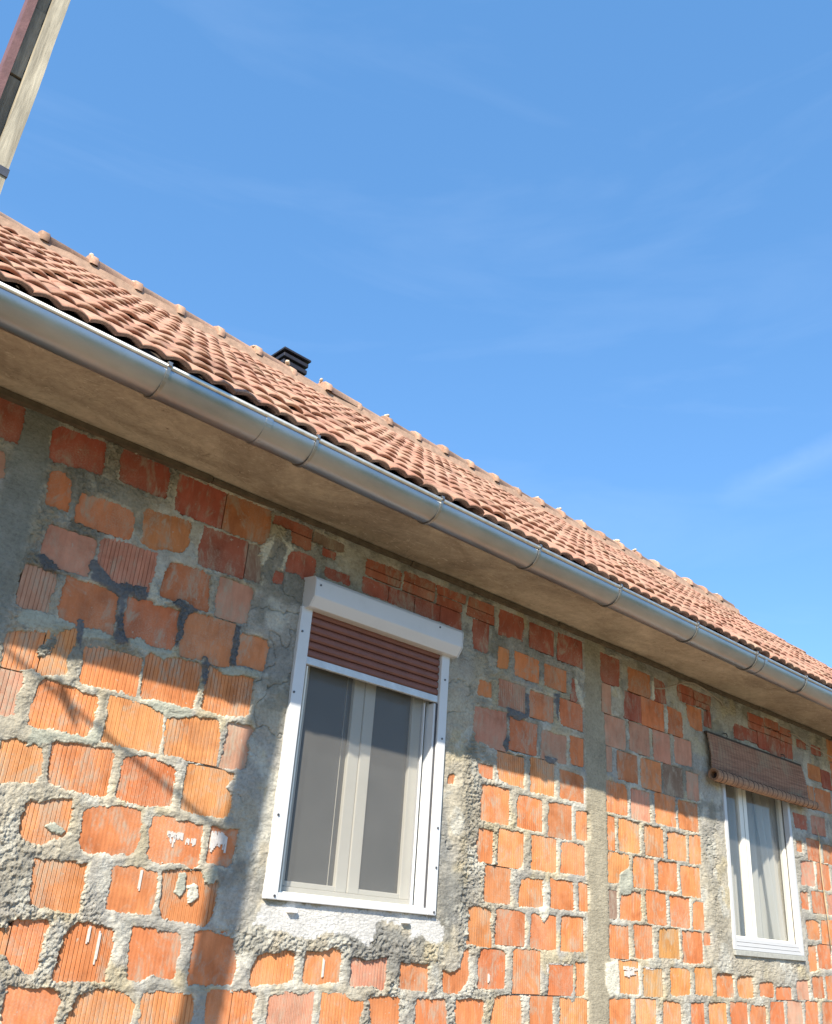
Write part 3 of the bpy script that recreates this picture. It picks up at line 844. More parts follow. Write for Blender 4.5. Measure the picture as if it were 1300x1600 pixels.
rub = np.maximum(rub, strip)
rub = np.maximum(rub, 0.85 * rect_in(0.8, 1.45, 1.2, 2.0, 0.18))
smooth = np.maximum.reduce([col_main, col_left, sstep(0.004, -0.004, pf['m2']), sstep(0.004, -0.004, pf['m3']) * 0.8])
rub = rub * (1 - smooth) * (1 - 0.45 * sstep(3.7, 4.1, x))
ridged = 1 - np.abs(2 * fbm(x, z, 33, 41, 4) - 1)
grit = vn(x, z, 125, 44) * vn(x, z, 88, 45)
rough = rub * (0.011 * (ridged - 0.55) + 0.015 * (grit - 0.25) * sstep(0.30, 0.58, fbm(x, z, 13, 46, 2)) + 0.006 * (vn(x, z, 200, 48) - 0.5) + 0.005 * (fbm(x, z * 2.2, 60, 49, 3) - 0.5) + 0.004 * sstep(0.55, 0.75, fbm(x, z, 48, 47, 2)))
joint = -0.003 + (0.013 - 0.004 * sstep(3.4, 3.9, x)) * fbm(x, z, 7, 51, 2) + 0.008 * (fbm(x, z, 40, 53, 3) - 0.5)
joint = joint * (1 - smooth) + 0.005 * smooth
joint = joint + 0.006 * surround + 0.004 * sstep(0.0, 0.03, np.minimum(sdb, 0.03))
joint = joint + 0.005 * sstep(0.006, -0.01, pf['m1']) + 0.004 * sstep(0.006, -0.01, pf['m5'])
# cracks and crumbled pits in the rendering
crack = np.abs(fbm(x, z, 6, 61, 4) - 0.5)
pit = sstep(0.012, 0.0, crack) * sstep(0.5, 0.62, fbm(x, z, 3, 67, 2)) * np.maximum(surround, 0.5 * rub) * (1 - smooth)
h = joint + np.maximum(rough, -0.006) - 0.012 * pit + 0.0016 * (vn(x, z, 180, 71) - 0.5)
edge = sstep(-0.0015, 0.0035, sde)
h = -0.016 * (1 - edge) + h * edge
# colour of the mix
def lerp(a, b, t_): return a + (b - a) * t_[..., None]
c_a = np.array([0.390, 0.360, 0.292]); c_b = np.array([0.335, 0.325, 0.295]); c_c = np.array([0.42, 0.375, 0.27])
col = lerp(c_a, c_b, sstep(0.40, 0.62, fbm(x, z, 3.1, 81, 3)))
col = lerp(col, c_c, sstep(0.58, 0.72, fbm(x, z, 5, 83, 3)))
col = lerp(col, np.array([0.30, 0.275, 0.24]), 0.35 * rub * sstep(0.4, 0.7, fbm(x, z, 9, 85, 2)))
col = lerp(col, np.array([0.20, 0.205, 0.20]), surround * sstep(0.50, 0.62, fbm(x, z, 4.5, 87, 3)) * 0.75 * (x < 5))
col = lerp(col, np.array([0.320, 0.292, 0.225]), col_main)
col = lerp(col, np.array([0.22, 0.225, 0.20]), col_left)
col = lerp(col, np.array([0.45, 0.445, 0.40]), 0.8 * sstep(0.55, 0.65, fbm(x * 1.3, z, 6.5, 88, 4)) * (1 - smooth))
col = lerp(col, np.array([0.185, 0.18, 0.15]), (0.30 + 0.30 * (z > 2.5)) * sstep(0.54, 0.64, fbm(x, z * 0.8, 5.5, 89, 4)) * (1 - col_main))  # dark olive blotches, stronger on the upper part of the wall
col = lerp(col, np.array([0.145, 0.15, 0.16]), sstep(0.003, -0.003, pf['m1']))
col = lerp(col, np.array([0.345, 0.355, 0.30]), sstep(0.004, -0.004, pf['m2']))
col = lerp(col, np.array([0.52, 0.52, 0.51]), sstep(0.003, -0.003, pf['m3'] + 0.05 * (fbm(x, z, 18, 93, 4) - 0.42)))
col = lerp(col, np.array([0.56, 0.55, 0.47]), sstep(0.004, -0.004, pf['m5']))
# lime bloom beside some joints
bloom = sstep(0.56, 0.68, fbm(x, z, 11, 95, 3)) * sstep(0.012, 0.0, np.abs(sde - 0.006))
col = lerp(col, np.array([0.56, 0.52, 0.42]), 0.7 * bloom)

def grid_mesh(name, fmask, mat):
    nz_, nx_ = x.shape
    idx = np.arange(nz_ * nx_).reshape(nz_, nx_)
    quads = np.stack([idx[:-1, :-1], idx[:-1, 1:], idx[1:, 1:], idx[1:, :-1]], -1)[fmask]
    used = np.unique(quads); remap = np.full(nz_ * nx_, -1); remap[used] = np.arange(len(used))
    q = remap[quads].ravel().astype(np.int32)
    co = np.stack([x.ravel()[used], WY - h.ravel()[used], z.ravel()[used]], -1)
    me = bpy.data.meshes.new(name)
    me.vertices.add(len(used)); me.vertices.foreach_set('co', co.ravel().astype(np.float32))
    nf = len(q) // 4
    me.loops.add(len(q)); me.loops.foreach_set('vertex_index', q)
    me.polygons.add(nf); me.polygons.foreach_set('loop_start', np.arange(0, 4 * nf, 4, dtype=np.int32))
    try: me.polygons.foreach_set('loop_total', np.full(nf, 4, dtype=np.int32))
    except Exception: pass
    me.polygons.foreach_set('use_smooth', np.ones(nf, dtype=bool))
    a = me.color_attributes.new('mix', 'FLOAT_COLOR', 'POINT')
    cc = np.concatenate([col.reshape(-1, 3)[used], np.clip(0.25 + 0.9 * rub, 0, 1).reshape(-1, 1)[used]], 1)
    a.data.foreach_set('color', cc.ravel().astype(np.float32))
    me.materials.append(mat); me.update(calc_edges=True); me.validate()
    return me
xc = (x[:-1, :-1] + x[1:, 1:]) / 2; zc = (z[:-1, :-1] + z[1:, 1:]) / 2
open_ = ((xc > W1[0]) & (xc < W1[1]) & (zc > W1[2]) & (zc < W1[3])) | ((xc > W2[0]) & (xc < W2[1]) & (zc > W2[2]) & (zc < W2[3]))
e_c = np.minimum(np.minimum(sde[:-1, :-1], sde[1:, 1:]), np.minimum(sde[:-1, 1:], sde[1:, :-1]))
deep = np.maximum(np.maximum(sde[:-1, :-1], sde[1:, 1:]), np.maximum(sde[:-1, 1:], sde[1:, :-1])) < -0.006
isc = (xc > 4.640) & (xc < 4.870)
ism = np.minimum(pf['m3'][:-1, :-1], pf['m3'][1:, 1:]) < 0.0
keep = ~open_ & ~deep
wall = link('wall', grid_mesh('wall', keep & ~isc & ~ism, M_MORTAR))
tag(wall, 'rough unplastered brick wall with smeared grey mortar')
under(wall, house)
colm = link('concrete_column', grid_mesh('concrete_column', keep & isc, M_MORTAR))
under(colm, wall)
plas = link('sill_plaster', grid_mesh('sill_plaster', keep & ism & ~isc, M_MORTAR))
tag(plas, 'patch of white plaster under the shuttered window')
under(plas, wall)

# coarse remainder of the walls, joined: core, lower wall, both ends, gables, back
m = MB()
ym = WY + 0.003
def face(x0, x1, z0, z1): m.quad([(x0, ym, z0), (x1, ym, z0), (x1, ym, z1), (x0, ym, z1)])
face(XL, GX0, 0, ZT); face(GX1, XR, 0, ZT); face(GX0, GX1, 0, GZ0)
# reveals and backing
yb = WY + 0.045
def backing(x0, x1, z0, z1): m.quad([(x0, yb, z0), (x1, yb, z0), (x1, yb, z1), (x0, yb, z1)])
backing(GX0, W1[0], GZ0, ZT); backing(W1[1], W2[0], GZ0, ZT); backing(W2[1], GX1, GZ0, ZT)
for w in (W1, W2):
    backing(w[0], w[1], GZ0, w[2]); backing(w[0], w[1], w[3], ZT)
    y2 = WY + 0.30; y1 = WY - 0.004
    m.quad([(w[0], y1, w[2]), (w[0], y2, w[2]), (w[0], y2, w[3]), (w[0], y1, w[3])])
    m.quad([(w[1], y1, w[2]), (w[1], y2, w[2]), (w[1], y2, w[3]), (w[1], y1, w[3])])
    m.quad([(w[0], y1, w[2]), (w[1], y1, w[2]), (w[1], y2, w[2]), (w[0], y2, w[2])])
    m.quad([(w[0], y1, w[3]), (w[1], y1, w[3]), (w[1], y2, w[3]), (w[0], y2, w[3])])
gz = lambda y: RIDGE_Z - 0.10 - abs(y - RIDGE_Y) * math.tan(PITCH)
for X in (XL, XR):
    m.quad([(X, WY + 0.003, 0), (X, YB, 0), (X, YB, gz(YB)), (X, RIDGE_Y, gz(RIDGE_Y)), (X, WY + 0.003, gz(WY))])
m.quad([(XL, YB, 0), (XR, YB, 0), (XR, YB, ZT + 0.1), (XL, YB, ZT + 0.1)])
me = m.mesh('masonry_core', M_MORTAR, recalc=False)
a = me.color_attributes.new('mix', 'FLOAT_COLOR', 'POINT')
a.data.foreach_set('color', np.tile(np.array([0.36, 0.34, 0.28, 1], np.float32), len(me.vertices)))
core = link('masonry_core', me); under(core, wall)

# ---- clay blocks
TONE = {'r': (0.57, 0.235, 0.095), 's': (0.55, 0.200, 0.083), 'd': (0.375, 0.105, 0.066), 'k': (0.50, 0.245, 0.165), 'o': (0.51, 0.178, 0.08),
        'b': (0.24, 0.15, 0.11), 't': (0.50, 0.24, 0.085), 'h': (0.40, 0.13, 0.075)}
_bm = {}
def block_mesh(ribs, var):
    key = (ribs, var)
    if key in _bm: return _bm[key]
    rnd = random.Random(ribs * 31 + var)
    P = [(-0.5, 0.0)]
    for i in range(1, ribs):
        c_ = -0.5 + i / ribs + rnd.uniform(-0.08, 0.08) / ribs
        w_ = rnd.uniform(0.08, 0.15) / ribs; d_ = rnd.uniform(0.0022, 0.0042)
        P += [(c_ - w_, 0.0), (c_ - w_ * 0.3, d_), (c_ + w_ * 0.3, d_), (c_ + w_, 0.0)]
    P.append((0.5, 0.0))
    mb = MB()
    n = len(P)
    mb.v = [(px, py, -0.5) for px, py in P] + [(px, py, 0.5) for px, py in P] + [(sx, 0.05, sz) for sz in (-0.5, 0.5) for sx in (-0.5, 0.5)]
    for i in range(n - 1): mb.f.append((i, i + 1, n + i + 1, n + i))
    k = 2 * n
    mb.f += [(k, 0, n, k + 2), (n - 1, k + 1, k + 3, 2 * n - 1), tuple([k] + [k + 1] + list(range(n - 1, -1, -1))), tuple([k + 3, k + 2] + list(range(n, 2 * n)))]
    mb.sm = [False] * len(mb.f)
    me = mb.mesh('brick', M_CLAY, recalc=False)
    _bm[key] = me
    return me
rb = random.Random(5)
rects = []
for f_, p in BRICKS:
    poly = poly_of(p)
    rects.append([min(a_[0] for a_ in poly) - 0.007, max(a_[0] for a_ in poly) + 0.007, min(a_[1] for a_ in poly) - 0.007, max(a_[1] for a_ in poly) + 0.007])
for i in range(len(rects)):                       # neighbours keep a hairline joint
    for j in range(i):
        a_, c_ = rects[i], rects[j]
        ox = min(a_[1], c_[1]) - max(a_[0], c_[0]); oz = min(a_[3], c_[3]) - max(a_[2], c_[2])
        if ox <= -0.004 or oz <= -0.004: continue
        if ox <= oz:
            l_, r_ = (a_, c_) if a_[0] + a_[1] < c_[0] + c_[1] else (c_, a_)
            m_ = (l_[1] + r_[0]) / 2; l_[1] = min(l_[1], m_ - 0.0028); r_[0] = max(r_[0], m_ + 0.0028)
        else:
            l_, r_ = (a_, c_) if a_[2] + a_[3] < c_[2] + c_[3] else (c_, a_)
            m_ = (l_[3] + r_[2]) / 2; l_[3] = min(l_[3], m_ - 0.0028); r_[2] = max(r_[2], m_ + 0.0028)
for (f_, p), (x0, x1, z0, z1) in zip(BRICKS, rects):
    z1 = min(z1, ZT - 0.004)
    if x0 < 4.645 < x1: x1 = min(x1, 4.66)
    w_ = x1 - x0
    ribs = max(2, round(w_ / 0.0175)) if 'r' in f_ else 1
    o = link('brick', block_mesh(ribs, rb.randrange(3)), None, None, ((x0 + x1) / 2, WY + rb.uniform(-0.0015, 0.0025), (z0 + z1) / 2))
    o.scale = (w_, 1, z1 - z0)
    base = TONE[f_[0]]
    if f_ == 'or': base = (0.56, 0.205, 0.083)
    v_ = rb.uniform(0.84, 1.06); s_ = rb.uniform(0.90, 1.12)
    o.color = (min(1, base[0] * v_), base[1] * v_ * s_, base[2] * v_ * s_, 1)
    under(o, wall)
# blocks of the wall beyond the photograph's frame, joined
m = MB(); rr = random.Random(3)
row = 0; zz = 0.02
while zz < ZT - 0.03:
    xx = XL + (0.135 if row % 2 else 0.02)
    while xx < XR - 0.1:
        w_ = 0.245
        cx, cz = xx + w_ / 2, zz + 0.092
        inside = (0.86 < cx < 8.05 and cz > 1.32)
        if not inside and not (GX0 - 0.12 < cx < GX1 + 0.12 and cz > GZ0 - 0.09):
            j = lambda: rr.uniform(-0.006, 0.006)
            m.box(xx + j(), min(xx + w_ + j(), XR - 0.01), WY - 0.004 + rr.uniform(-0.002, 0.001), WY + 0.05, zz + j(), min(zz + 0.184 + j(), ZT - 0.005))
        xx += 0.27
    zz += 0.2035; row += 1
o = m.build('outer_bricks', M_CLAY_FAR); tag(o, kind='stuff'); under(o, wall)

# white paint brushed on some blocks
def paint_smear(rects, seed, slant=0.0):
    rr = random.Random(seed); mb = MB()
    for (x0, z1, x1, z0, n, rag) in rects:
        for i in range(n):
            a_ = x0 + (x1 - x0) * i / n; b_ = x0 + (x1 - x0) * (i + 1) / n
            t0 = z1 - rr.random() ** 2 * rag * 0.5 * (z1 - z0); a_ += rr.uniform(-0.3, 0.3) * (x1 - x0) / n; t1 = z1 - (z1 - z0) * (1 - rr.random() * rag)
            mid = (t0 + t1) / 2; sx = slant * (t0 - t1)
            mb.box(a_ - (b_ - a_) * 0.1, b_ + (b_ - a_) * 0.1, WY - 0.0032 - 0.0004 * (i % 2), WY + 0.002, t1, t0)
    o = mb.build('paint_smear', M_PAINT); under(o, wall)
paint_smear([(1.905, 1.929, 1.978, 1.900, 12, 0.5), (1.905, 1.918, 1.95, 1.868, 9, 1.0)], 1)
paint_smear([(1.992, 1.912, 2.010, 1.885, 4, 0.5), (2.018, 1.914, 2.040, 1.883, 5, 0.5)], 2)
paint_smear([(2.108, 1.954, 2.186, 1.868, 13, 0.5)], 3)
paint_smear([(5.0, 1.549, 5.138, 1.520, 14, 0.8), (5.01, 1.53, 5.12, 1.49, 5, 1.0)], 4)
paint_smear([(5.191, 1.553, 5.326, 1.537, 12, 0.8)], 5)
paint_smear([(1.655, 1.566, 1.665, 1.492, 2, 0.4), (1.700, 1.556, 1.709, 1.425, 2, 0.3)], 6)
paint_smear([(1.822, 1.774, 1.830, 1.690, 2, 0.3)], 7)
paint_smear([(2.760, 1.502, 2.769, 1.424, 2, 0.3)], 8)
paint_smear([(3.828, 1.475, 3.838, 1.430, 2, 0.4)], 9)
paint_smear([(4.306, 1.539, 4.50, 1.531, 8, 0.6), (4.280, 1.532, 4.303, 1.475, 3, 0.5)], 10)

# ---- eaves slab
m = MB()
nx, ny = 220, 8
ys = np.linspace(2.985, WY + 0.02, ny + 1); xx_ = np.linspace(XL, XR, nx + 1)
rng = np.random.default_rng(2)
Xs, Ys = np.meshgrid(xx_, ys)
Zs = ZT + 0.010 * (fbm(Xs, Ys, 1.7, 201, 3) - 0.5) + 0.005 * (fbm(Xs, Ys, 14, 203, 2) - 0.5)
Zs[0] += 0.012 * np.maximum(0, fbm(Xs[0], Ys[0], 9, 205, 2) - 0.45)
b0 = 0
m.v = [(Xs[j, i], Ys[j, i], Zs[j, i]) for j in range(ny + 1) for i in range(nx + 1)]
for j in range(ny):
    for i in range(nx):
        k = j * (nx + 1) + i
        m.f.append((k, k + nx + 1, k + nx + 2, k + 1)); m.sm.append(True)
for i in range(nx):
    b_ = len(m.v); m.v += [(Xs[0, i], 2.985, 3.575), (Xs[0, i + 1], 2.985, 3.575)]
    m.f.append((i, i + 1, b_ + 1, b_)); m.sm.append(False)
m.quad([(XL, 2.985, 3.575), (XR, 2.985, 3.575), (XR, WY + 0.02, 3.575), (XL, WY + 0.02, 3.575)])
sof = m.build('eaves_slab', M_SOFFIT); under(sof, house)
m = MB()
for i in range(10):
    xa = XL + (XR - XL) * i / 10; xb = XL + (XR - XL) * (i + 1) / 10 - 0.008
    m.box(xa, xb, WY - 0.030 - 0.004 * (i % 3), WY - 0.001, ZT - 0.032 + 0.003 * (i % 2), ZT - 0.006)
o = m.build('formwork_strip', simple('dirty_formwork', (0.12, 0.095, 0.065), 0.9, 0, 0.35, 15, 0.5, 40)); under(o, house)

# ---- roof
ct, st = math.cos(PITCH), math.sin(PITCH)
def on_roof(s_, n_, x_): return (x_, EAVE_Y + s_ * ct - n_ * st, EAVE_Z + s_ * st + n_ * ct)
SL = (RIDGE_Y - EAVE_Y) / ct
XG = 10.95
m = MB()
zoff = -0.045
m.quad([on_roof(0.06, zoff, XL - 0.25), on_roof(0.06, zoff, XG - 0.04), on_roof(SL, zoff, XG - 0.04), on_roof(SL, zoff, XL - 0.25)])
bk = lambda s_, n_, x_: (x_, 2 * RIDGE_Y - on_roof(s_, n_, x_)[1], on_roof(s_, n_, x_)[2])
m.quad([bk(0.0, -0.02, XL - 0.25), bk(0.0, -0.02, XG - 0.02), bk(SL, -0.02, XG - 0.02), bk(SL, -0.02, XL - 0.25)])
m.box(XL, XG - 0.06, 2.972, 2.984, 3.479, 3.575)
roof = m.build('roof', M_DECK); under(roof, house)
tag(roof, 'steep roof of weathered red clay tiles')

TW, TP, TL = 0.2135, SL / 12.0, SL / 12.0 + 0.055
def tile_mesh(var):
    rnd = random.Random(100 + var)
    nx_, rows = 16, [(-0.006, 0.90), (0.0, 1.0), (0.055, 1.06), (0.16, 0.95), (TL * 0.75, 0.80), (TL, 0.74)]
    mb = MB()
    def prof(u):
        a_ = (u * 2.0) % 1.0
        w_ = 0.5 - 0.5 * math.cos(2 * math.pi * a_)
        return w_ ** 0.6
    nr = len(rows)
    lift = 0.020
    for k, (s_, amp) in enumerate(rows):
        for i in range(nx_ + 1):
            u = i / nx_
            n_ = 0.017 * amp * prof(u * 0.999) + lift * (1 - s_ / TL) + 0.0
            ds = 0.006 * math.sin(u * 4 * math.pi) if k < 2 else 0
            mb.v.append(((u - 0.5) * (TW + 0.002), s_ + ds, n_ if k else n_ - 0.006))
    for k in range(nr - 1):
        for i in range(nx_):
            a_ = k * (nx_ + 1) + i
            mb.f.append((a_, a_ + 1, a_ + nx_ + 2, a_ + nx_ + 1)); mb.sm.append(True)
    # nose face and underside
    b_ = len(mb.v)
    for i in range(nx_ + 1):
        u = i / nx_
        mb.v.append(((u - 0.5) * (TW + 0.002), 0.004, 0.017 * prof(u * 0.999) + lift - 0.020))
    for i in range(nx_ + 1):
        u = i / nx_
        mb.v.append(((u - 0.5) * (TW + 0.002), TL * 0.6, 0.018 * prof(u * 0.999) + lift * 0.4 - 0.016))
    for i in range(nx_):
        mb.f.append((i + 1, i, b_ + i, b_ + i + 1)); mb.sm.append(False)
        mb.f.append((b_ + i + 1, b_ + i, b_ + nx_ + 1 + i, b_ + nx_ + 2 + i)); mb.sm.append(True)
    # end walls
    for i in (0, nx_):
        mb.f.append((i, nx_ + 1 + i, 2 * (nx_ + 1) + i, b_ + nx_ + 1 + i, b_ + i)); mb.sm.append(False)
    # into the roof plane
    mb.v = [(vx, vs_ * ct - vn_ * st, vs_ * st + vn_ * ct) for vx, vs_, vn_ in mb.v]
    return mb
tmb = tile_mesh(0)
tme = tmb.mesh('roof_tile', M_TILE, recalc=False)
spots = []
rt = random.Random(11)
ncol = int((XG - (XL - 0.25)) / TW)
for r_ in range(12):
    for c_ in range(ncol):
        x_ = XG - TW * (c_ + 0.5)
        s_ = r_ * TP + rt.gauss(0, 0.006)
        p = on_roof(s_, rt.gauss(0, 0.003) + (0.0 if r_ else 0.0), x_ + rt.gauss(0, 0.004))
        spots.append((p, rt.gauss(0, 0.032), rt.gauss(0, 0.02), r_))
def vis(p):
    q = Vector((p[0], p[1], p[2] - 1.6)); d = q.dot(CF)
    if d < 0.3: return -1
    u_ = q.dot(CR) / d; v_ = q.dot(CU) / d
    ok = abs(u_) < 0.50 and abs(v_) < 0.60
    return (1 if ok else 0.0001) / q.length
order = sorted(range(len(spots)), key=lambda i: -vis(spots[i][0]))
near, far = order[:300], order[300:]
for i in near:
    p, ry, rz, r_ = spots[i]
    o = link('roof_tile', tme, None, None, p)
    o.rotation_euler = (rt.gauss(0, 0.012), ry, rz)
    under(o, roof)
# the remaining tiles in one mesh
tv = np.array(tmb.v); V = []; Fa = []; Sm = []
from mathutils import Euler
for k, i in enumerate(far):
    p, ry, rz, r_ = spots[i]
    Rm = np.array(Euler((rt.gauss(0, 0.012), ry, rz)).to_matrix())
    V.append(tv @ Rm.T + np.array(p))
    b_ = k * len(tv)
    Fa += [tuple(b_ + q for q in f_) for f_ in tmb.f]; Sm += tmb.sm
mb = MB(); mb.v = [tuple(v_) for v_ in np.concatenate(V)]; mb.f = Fa; mb.sm = Sm
o = link('far_roof_tiles', mb.mesh('far_roof_tiles', M_TILE_FAR, recalc=False)); tag(o, kind='stuff'); under(o, roof)

# ridge tiles with mortar nubs
def ridge_mesh():
    mb = MB(); n = 10; L = 0.40
    st_ = [(-0.012, 0.128), (0.0, 0.136), (0.045, 0.136), (0.055, 0.122), (L, 0.108)]
    for sx, rr_ in st_:
        for i in range(n + 1):
            a_ = math.pi * (-0.08 + 1.16 * i / n)
            mb.v.append((sx, math.cos(a_) * rr_ * 1.25, math.sin(a_) * rr_ * 0.80 - 0.062))
    for k in range(len(st_) - 1):
        for i in range(n):
            q = k * (n + 1) + i
            mb.f.append((q, q + n + 1, q + n + 2, q + 1)); mb.sm.append(k not in (0, 2))
    b_ = len(mb.v)
    mb.f.append(tuple(range(n + 1))); mb.sm.append(False)
    return mb.mesh('ridge_tile', M_RIDGE)
m = MB()
zr_ = lambda dy: RIDGE_Z - abs(dy) * math.tan(PITCH)
m.prism([(RIDGE_Y - 0.165, zr_(0.165) + 0.026), (RIDGE_Y - 0.148, RIDGE_Z - 0.022), (RIDGE_Y, RIDGE_Z + 0.05), (RIDGE_Y + 0.15, RIDGE_Z - 0.035), (RIDGE_Y + 0.185, zr_(0.185) + 0.02), (RIDGE_Y, RIDGE_Z - 0.1)],
        [lambda a_, b_: (XL - 0.2, a_, b_), lambda a_, b_: (XG - 0.03, a_, b_)])
o = m.build('ridge_bed', M_RIDGEBED); under(o, roof)
rme = ridge_mesh()
nub = MB()
random.seed(4)
for k in range(7):
    a_ = math.pi * (0.18 + 0.64 * k / 6)
    cx, cy, cz = random.uniform(-0.02, 0.02), math.cos(a_) * 0.125, math.sin(a_) * 0.095 - 0.052
    r0 = random.uniform(0.018, 0.026)
    nub.tube([(cx - r0, cy, cz), (cx - r0 * 0.5, cy, cz + 0.006), (cx + r0 * 0.6, cy, cz + 0.008), (cx + r0 * 1.2, cy, cz - 0.004)], r0, 7, [0.35, 0.9, 1.0, 0.3])
nme = nub.mesh('ridge_nub', M_RIDGEMORTAR)
RP = 0.366
k = 0
x_ = 1.30 - RP * 9
while x_ < XG - 0.36:
    o = link('ridge_tile', rme, None, None, (x_, RIDGE_Y + rt.gauss(0, 0.006), RIDGE_Z + 0.045 + rt.gauss(0, 0.006)))
    o.rotation_euler = (rt.gauss(0, 0.03), rt.gauss(0, 0.005), rt.gauss(0, 0.008))
    under(o, roof)
    nb = link('mortar_nub', nme, None, None, (x_ + 0.01, RIDGE_Y, RIDGE_Z + 0.040 + rt.gauss(0, 0.006)))
    nb.rotation_euler = (rt.gauss(0, 0.3), 0, rt.gauss(0, 0.2)); sc_ = rt.uniform(0.55, 0.95); nb.scale = (sc_, 1, sc_)
    under(nb, roof)
    x_ += RP

# ---- chimney behind the ridge
CX0, CX1, CY0, CY1, CZ = 3.648, 3.955, 6.10, 6.41, 6.452
m = MB(); m.box(CX0 + 0.045, CX1 - 0.045, CY0 + 0.045, CY1 - 0.045, 5.4, CZ - 0.05)
ch = m.build('chimney', M_BLACK); under(ch, house)
tag(ch, 'black layered metal chimney cap behind the ridge')
for zt, zb, inset in ((0.0, 0.022, 0.0), (0.045, 0.085, 0.014), (0.115, 0.160, 0.018), (0.190, 0.240, 0.012)):
    m = MB(); m.box(CX0 + inset, CX1 - inset, CY0 + inset, CY1 - inset, CZ - zb, CZ - zt)
    o = m.build('cap_plate', M_BLACK); bevel(o, 0.006 if inset else 0.003, 2); under(o, ch)

# ---- gutter
GYC, GZC, GR = 2.886, 3.468, 0.085
GL0, GL1 = XL - 0.1, XG - 0.15
m = MB()
prof = []
for i in range(25):
    a_ = math.pi * i / 24
    prof.append((GYC - math.cos(a_) * GR, GZC - math.sin(a_) * GR))
prof = prof + [(GYC + GR, GZC + 0.03)]
inner = []
for i in range(25):
    a_ = math.pi * i / 24
    inner.append((GYC - math.cos(a_) * (GR - 0.0025), GZC - math.sin(a_) * (GR - 0.0025)))
inner.append((GYC + GR - 0.0025, GZC + 0.03))
ring = prof + inner[::-1]
stations = np.linspace(GL0, GL1, 27)
rg_ = random.Random(9)
fns = []
for sx in stations:
    dz = rg_.gauss(0, 0.0012); dy = rg_.gauss(0, 0.0012)
    fns.append(lambda a_, b_, sx=sx, dz=dz, dy=dy: (sx, a_ + dy, b_ + dz))
m.prism(ring, fns, smooth=True)
gut = m.build('gutter', M_ZINC); under(gut, house)
tag(gut, 'half-round galvanised steel gutter along the eaves')
m = MB(); m.tube([(GL0, GYC - GR + 0.004, GZC + 0.007), (GL1, GYC - GR + 0.004, GZC + 0.007)], 0.0115, 12)
o = m.build('gutter_bead', M_ZINC2); under(o, gut)
for sx in (GL0, GL1):
    m = MB(); pr = prof[:25]
    m.prism(pr, [lambda a_, b_: (sx, a_, b_), lambda a_, b_: (sx + 0.003, a_, b_)])
    o = m.build('gutter_end', M_ZINC); under(o, gut)
def strip(xc_, wid, r0, r1, a0, a1, extra):
    mb = MB(); n = 20
    out_ = [(GYC - math.cos(a0 + (a1 - a0) * i / n) * r1, GZC - math.sin(a0 + (a1 - a0) * i / n) * r1) for i in range(n + 1)]
    in_ = [(GYC - math.cos(a0 + (a1 - a0) * i / n) * r0, GZC - math.sin(a0 + (a1 - a0) * i / n) * r0) for i in range(n + 1)]
    if extra:
        out_ = [(GYC - GR - 0.012, GZC + 0.021), (GYC - GR - 0.014, GZC + 0.006)] + out_ + [(GYC + GR + 0.004, GZC + 0.09)]
        in_ = [(GYC - GR - 0.009, GZC + 0.021), (GYC - GR - 0.010, GZC + 0.006)] + in_ + [(GYC + GR + 0.001, GZC + 0.09)]
    mb.prism(out_ + in_[::-1], [lambda a_, b_: (xc_ - wid / 2, a_, b_), lambda a_, b_: (xc_ + wid / 2, a_, b_)])
    return mb
for bx in (-1.75, -1.0, -0.28, 0.46, 1.196, 1.898, 2.638, 3.352, 4.06, 4.861, 5.594, 6.294, 7.02, 7.75, 8.48, 9.2, 9.93, 10.6):
    mb = strip(bx, 0.014, GR + 0.0015, GR + 0.0075, 0.0, math.pi, True)
    # clip over the bead
    mb.box(bx - 0.009, bx + 0.009, GYC - GR - 0.012, GYC - GR + 0.022, GZC + 0.019, GZC + 0.0225)
    o = mb.build('gutter_bracket', M_ZINC3); under(o, gut)
for bx in (1.66, 5.72, 9.6, -0.8):
    o = strip(bx, 0.03, GR + 0.0005, GR + 0.0028, 0.02, math.pi, False).build('gutter_seam', M_ZINC); under(o, gut)

# ---- shuttered window
def part(name, mat, parent, boxes, bev=0.0):
    mb = MB()
    for b_ in boxes: mb.box(*b_)
    o = mb.build(name, mat)
    if bev: bevel(o, bev, 2)
    under(o, parent); return o
win = part('window', M_PVC, house, [(2.43, 3.39, 3.552, 3.60, 1.725, 1.775), (2.43, 3.39, 3.552, 3.60, 3.03, 3.09), (2.43, 2.475, 3.551, 3.601, 1.726, 3.09), (3.345, 3.39, 3.551, 3.601, 1.726, 3.09)], 0.003)
tag(win, 'white double window behind a half lowered brown roller shutter')
o = part('guide_rail', M_WHITE, win, [(2.392, 2.456, 3.465, 3.51, 1.715, 3.02)], 0.004)
o = part('guide_rail', M_WHITE, win, [(3.343, 3.402, 3.465, 3.51, 1.715, 3.02)], 0.004)
part('guide_channel', M_PVC, win, [(2.456, 2.470, 3.486, 3.545, 1.745, 2.745), (2.478, 2.486, 3.49, 3.545, 1.745, 2.745)], 0.001)
part('groove_shade', M_SCREW, win, [(3.3365, 3.3425, 3.478, 3.545, 1.746, 2.745)])  # dark strip added for the shade of the groove beside the rail
part('guide_channel', M_WHITE, win, [(3.322, 3.336, 3.486, 3.545, 1.745, 2.745), (3.286, 3.292, 3.520, 3.545, 1.745, 2.745)], 0.001)
part('bottom_rail', M_WHITE, win, [(2.456, 3.343, 3.466, 3.505, 1.715, 1.745)], 0.003)
part('bottom_flange', M_PVC, win, [(2.47, 3.30, 3.505, 3.55, 1.716, 1.752)], 0.002)
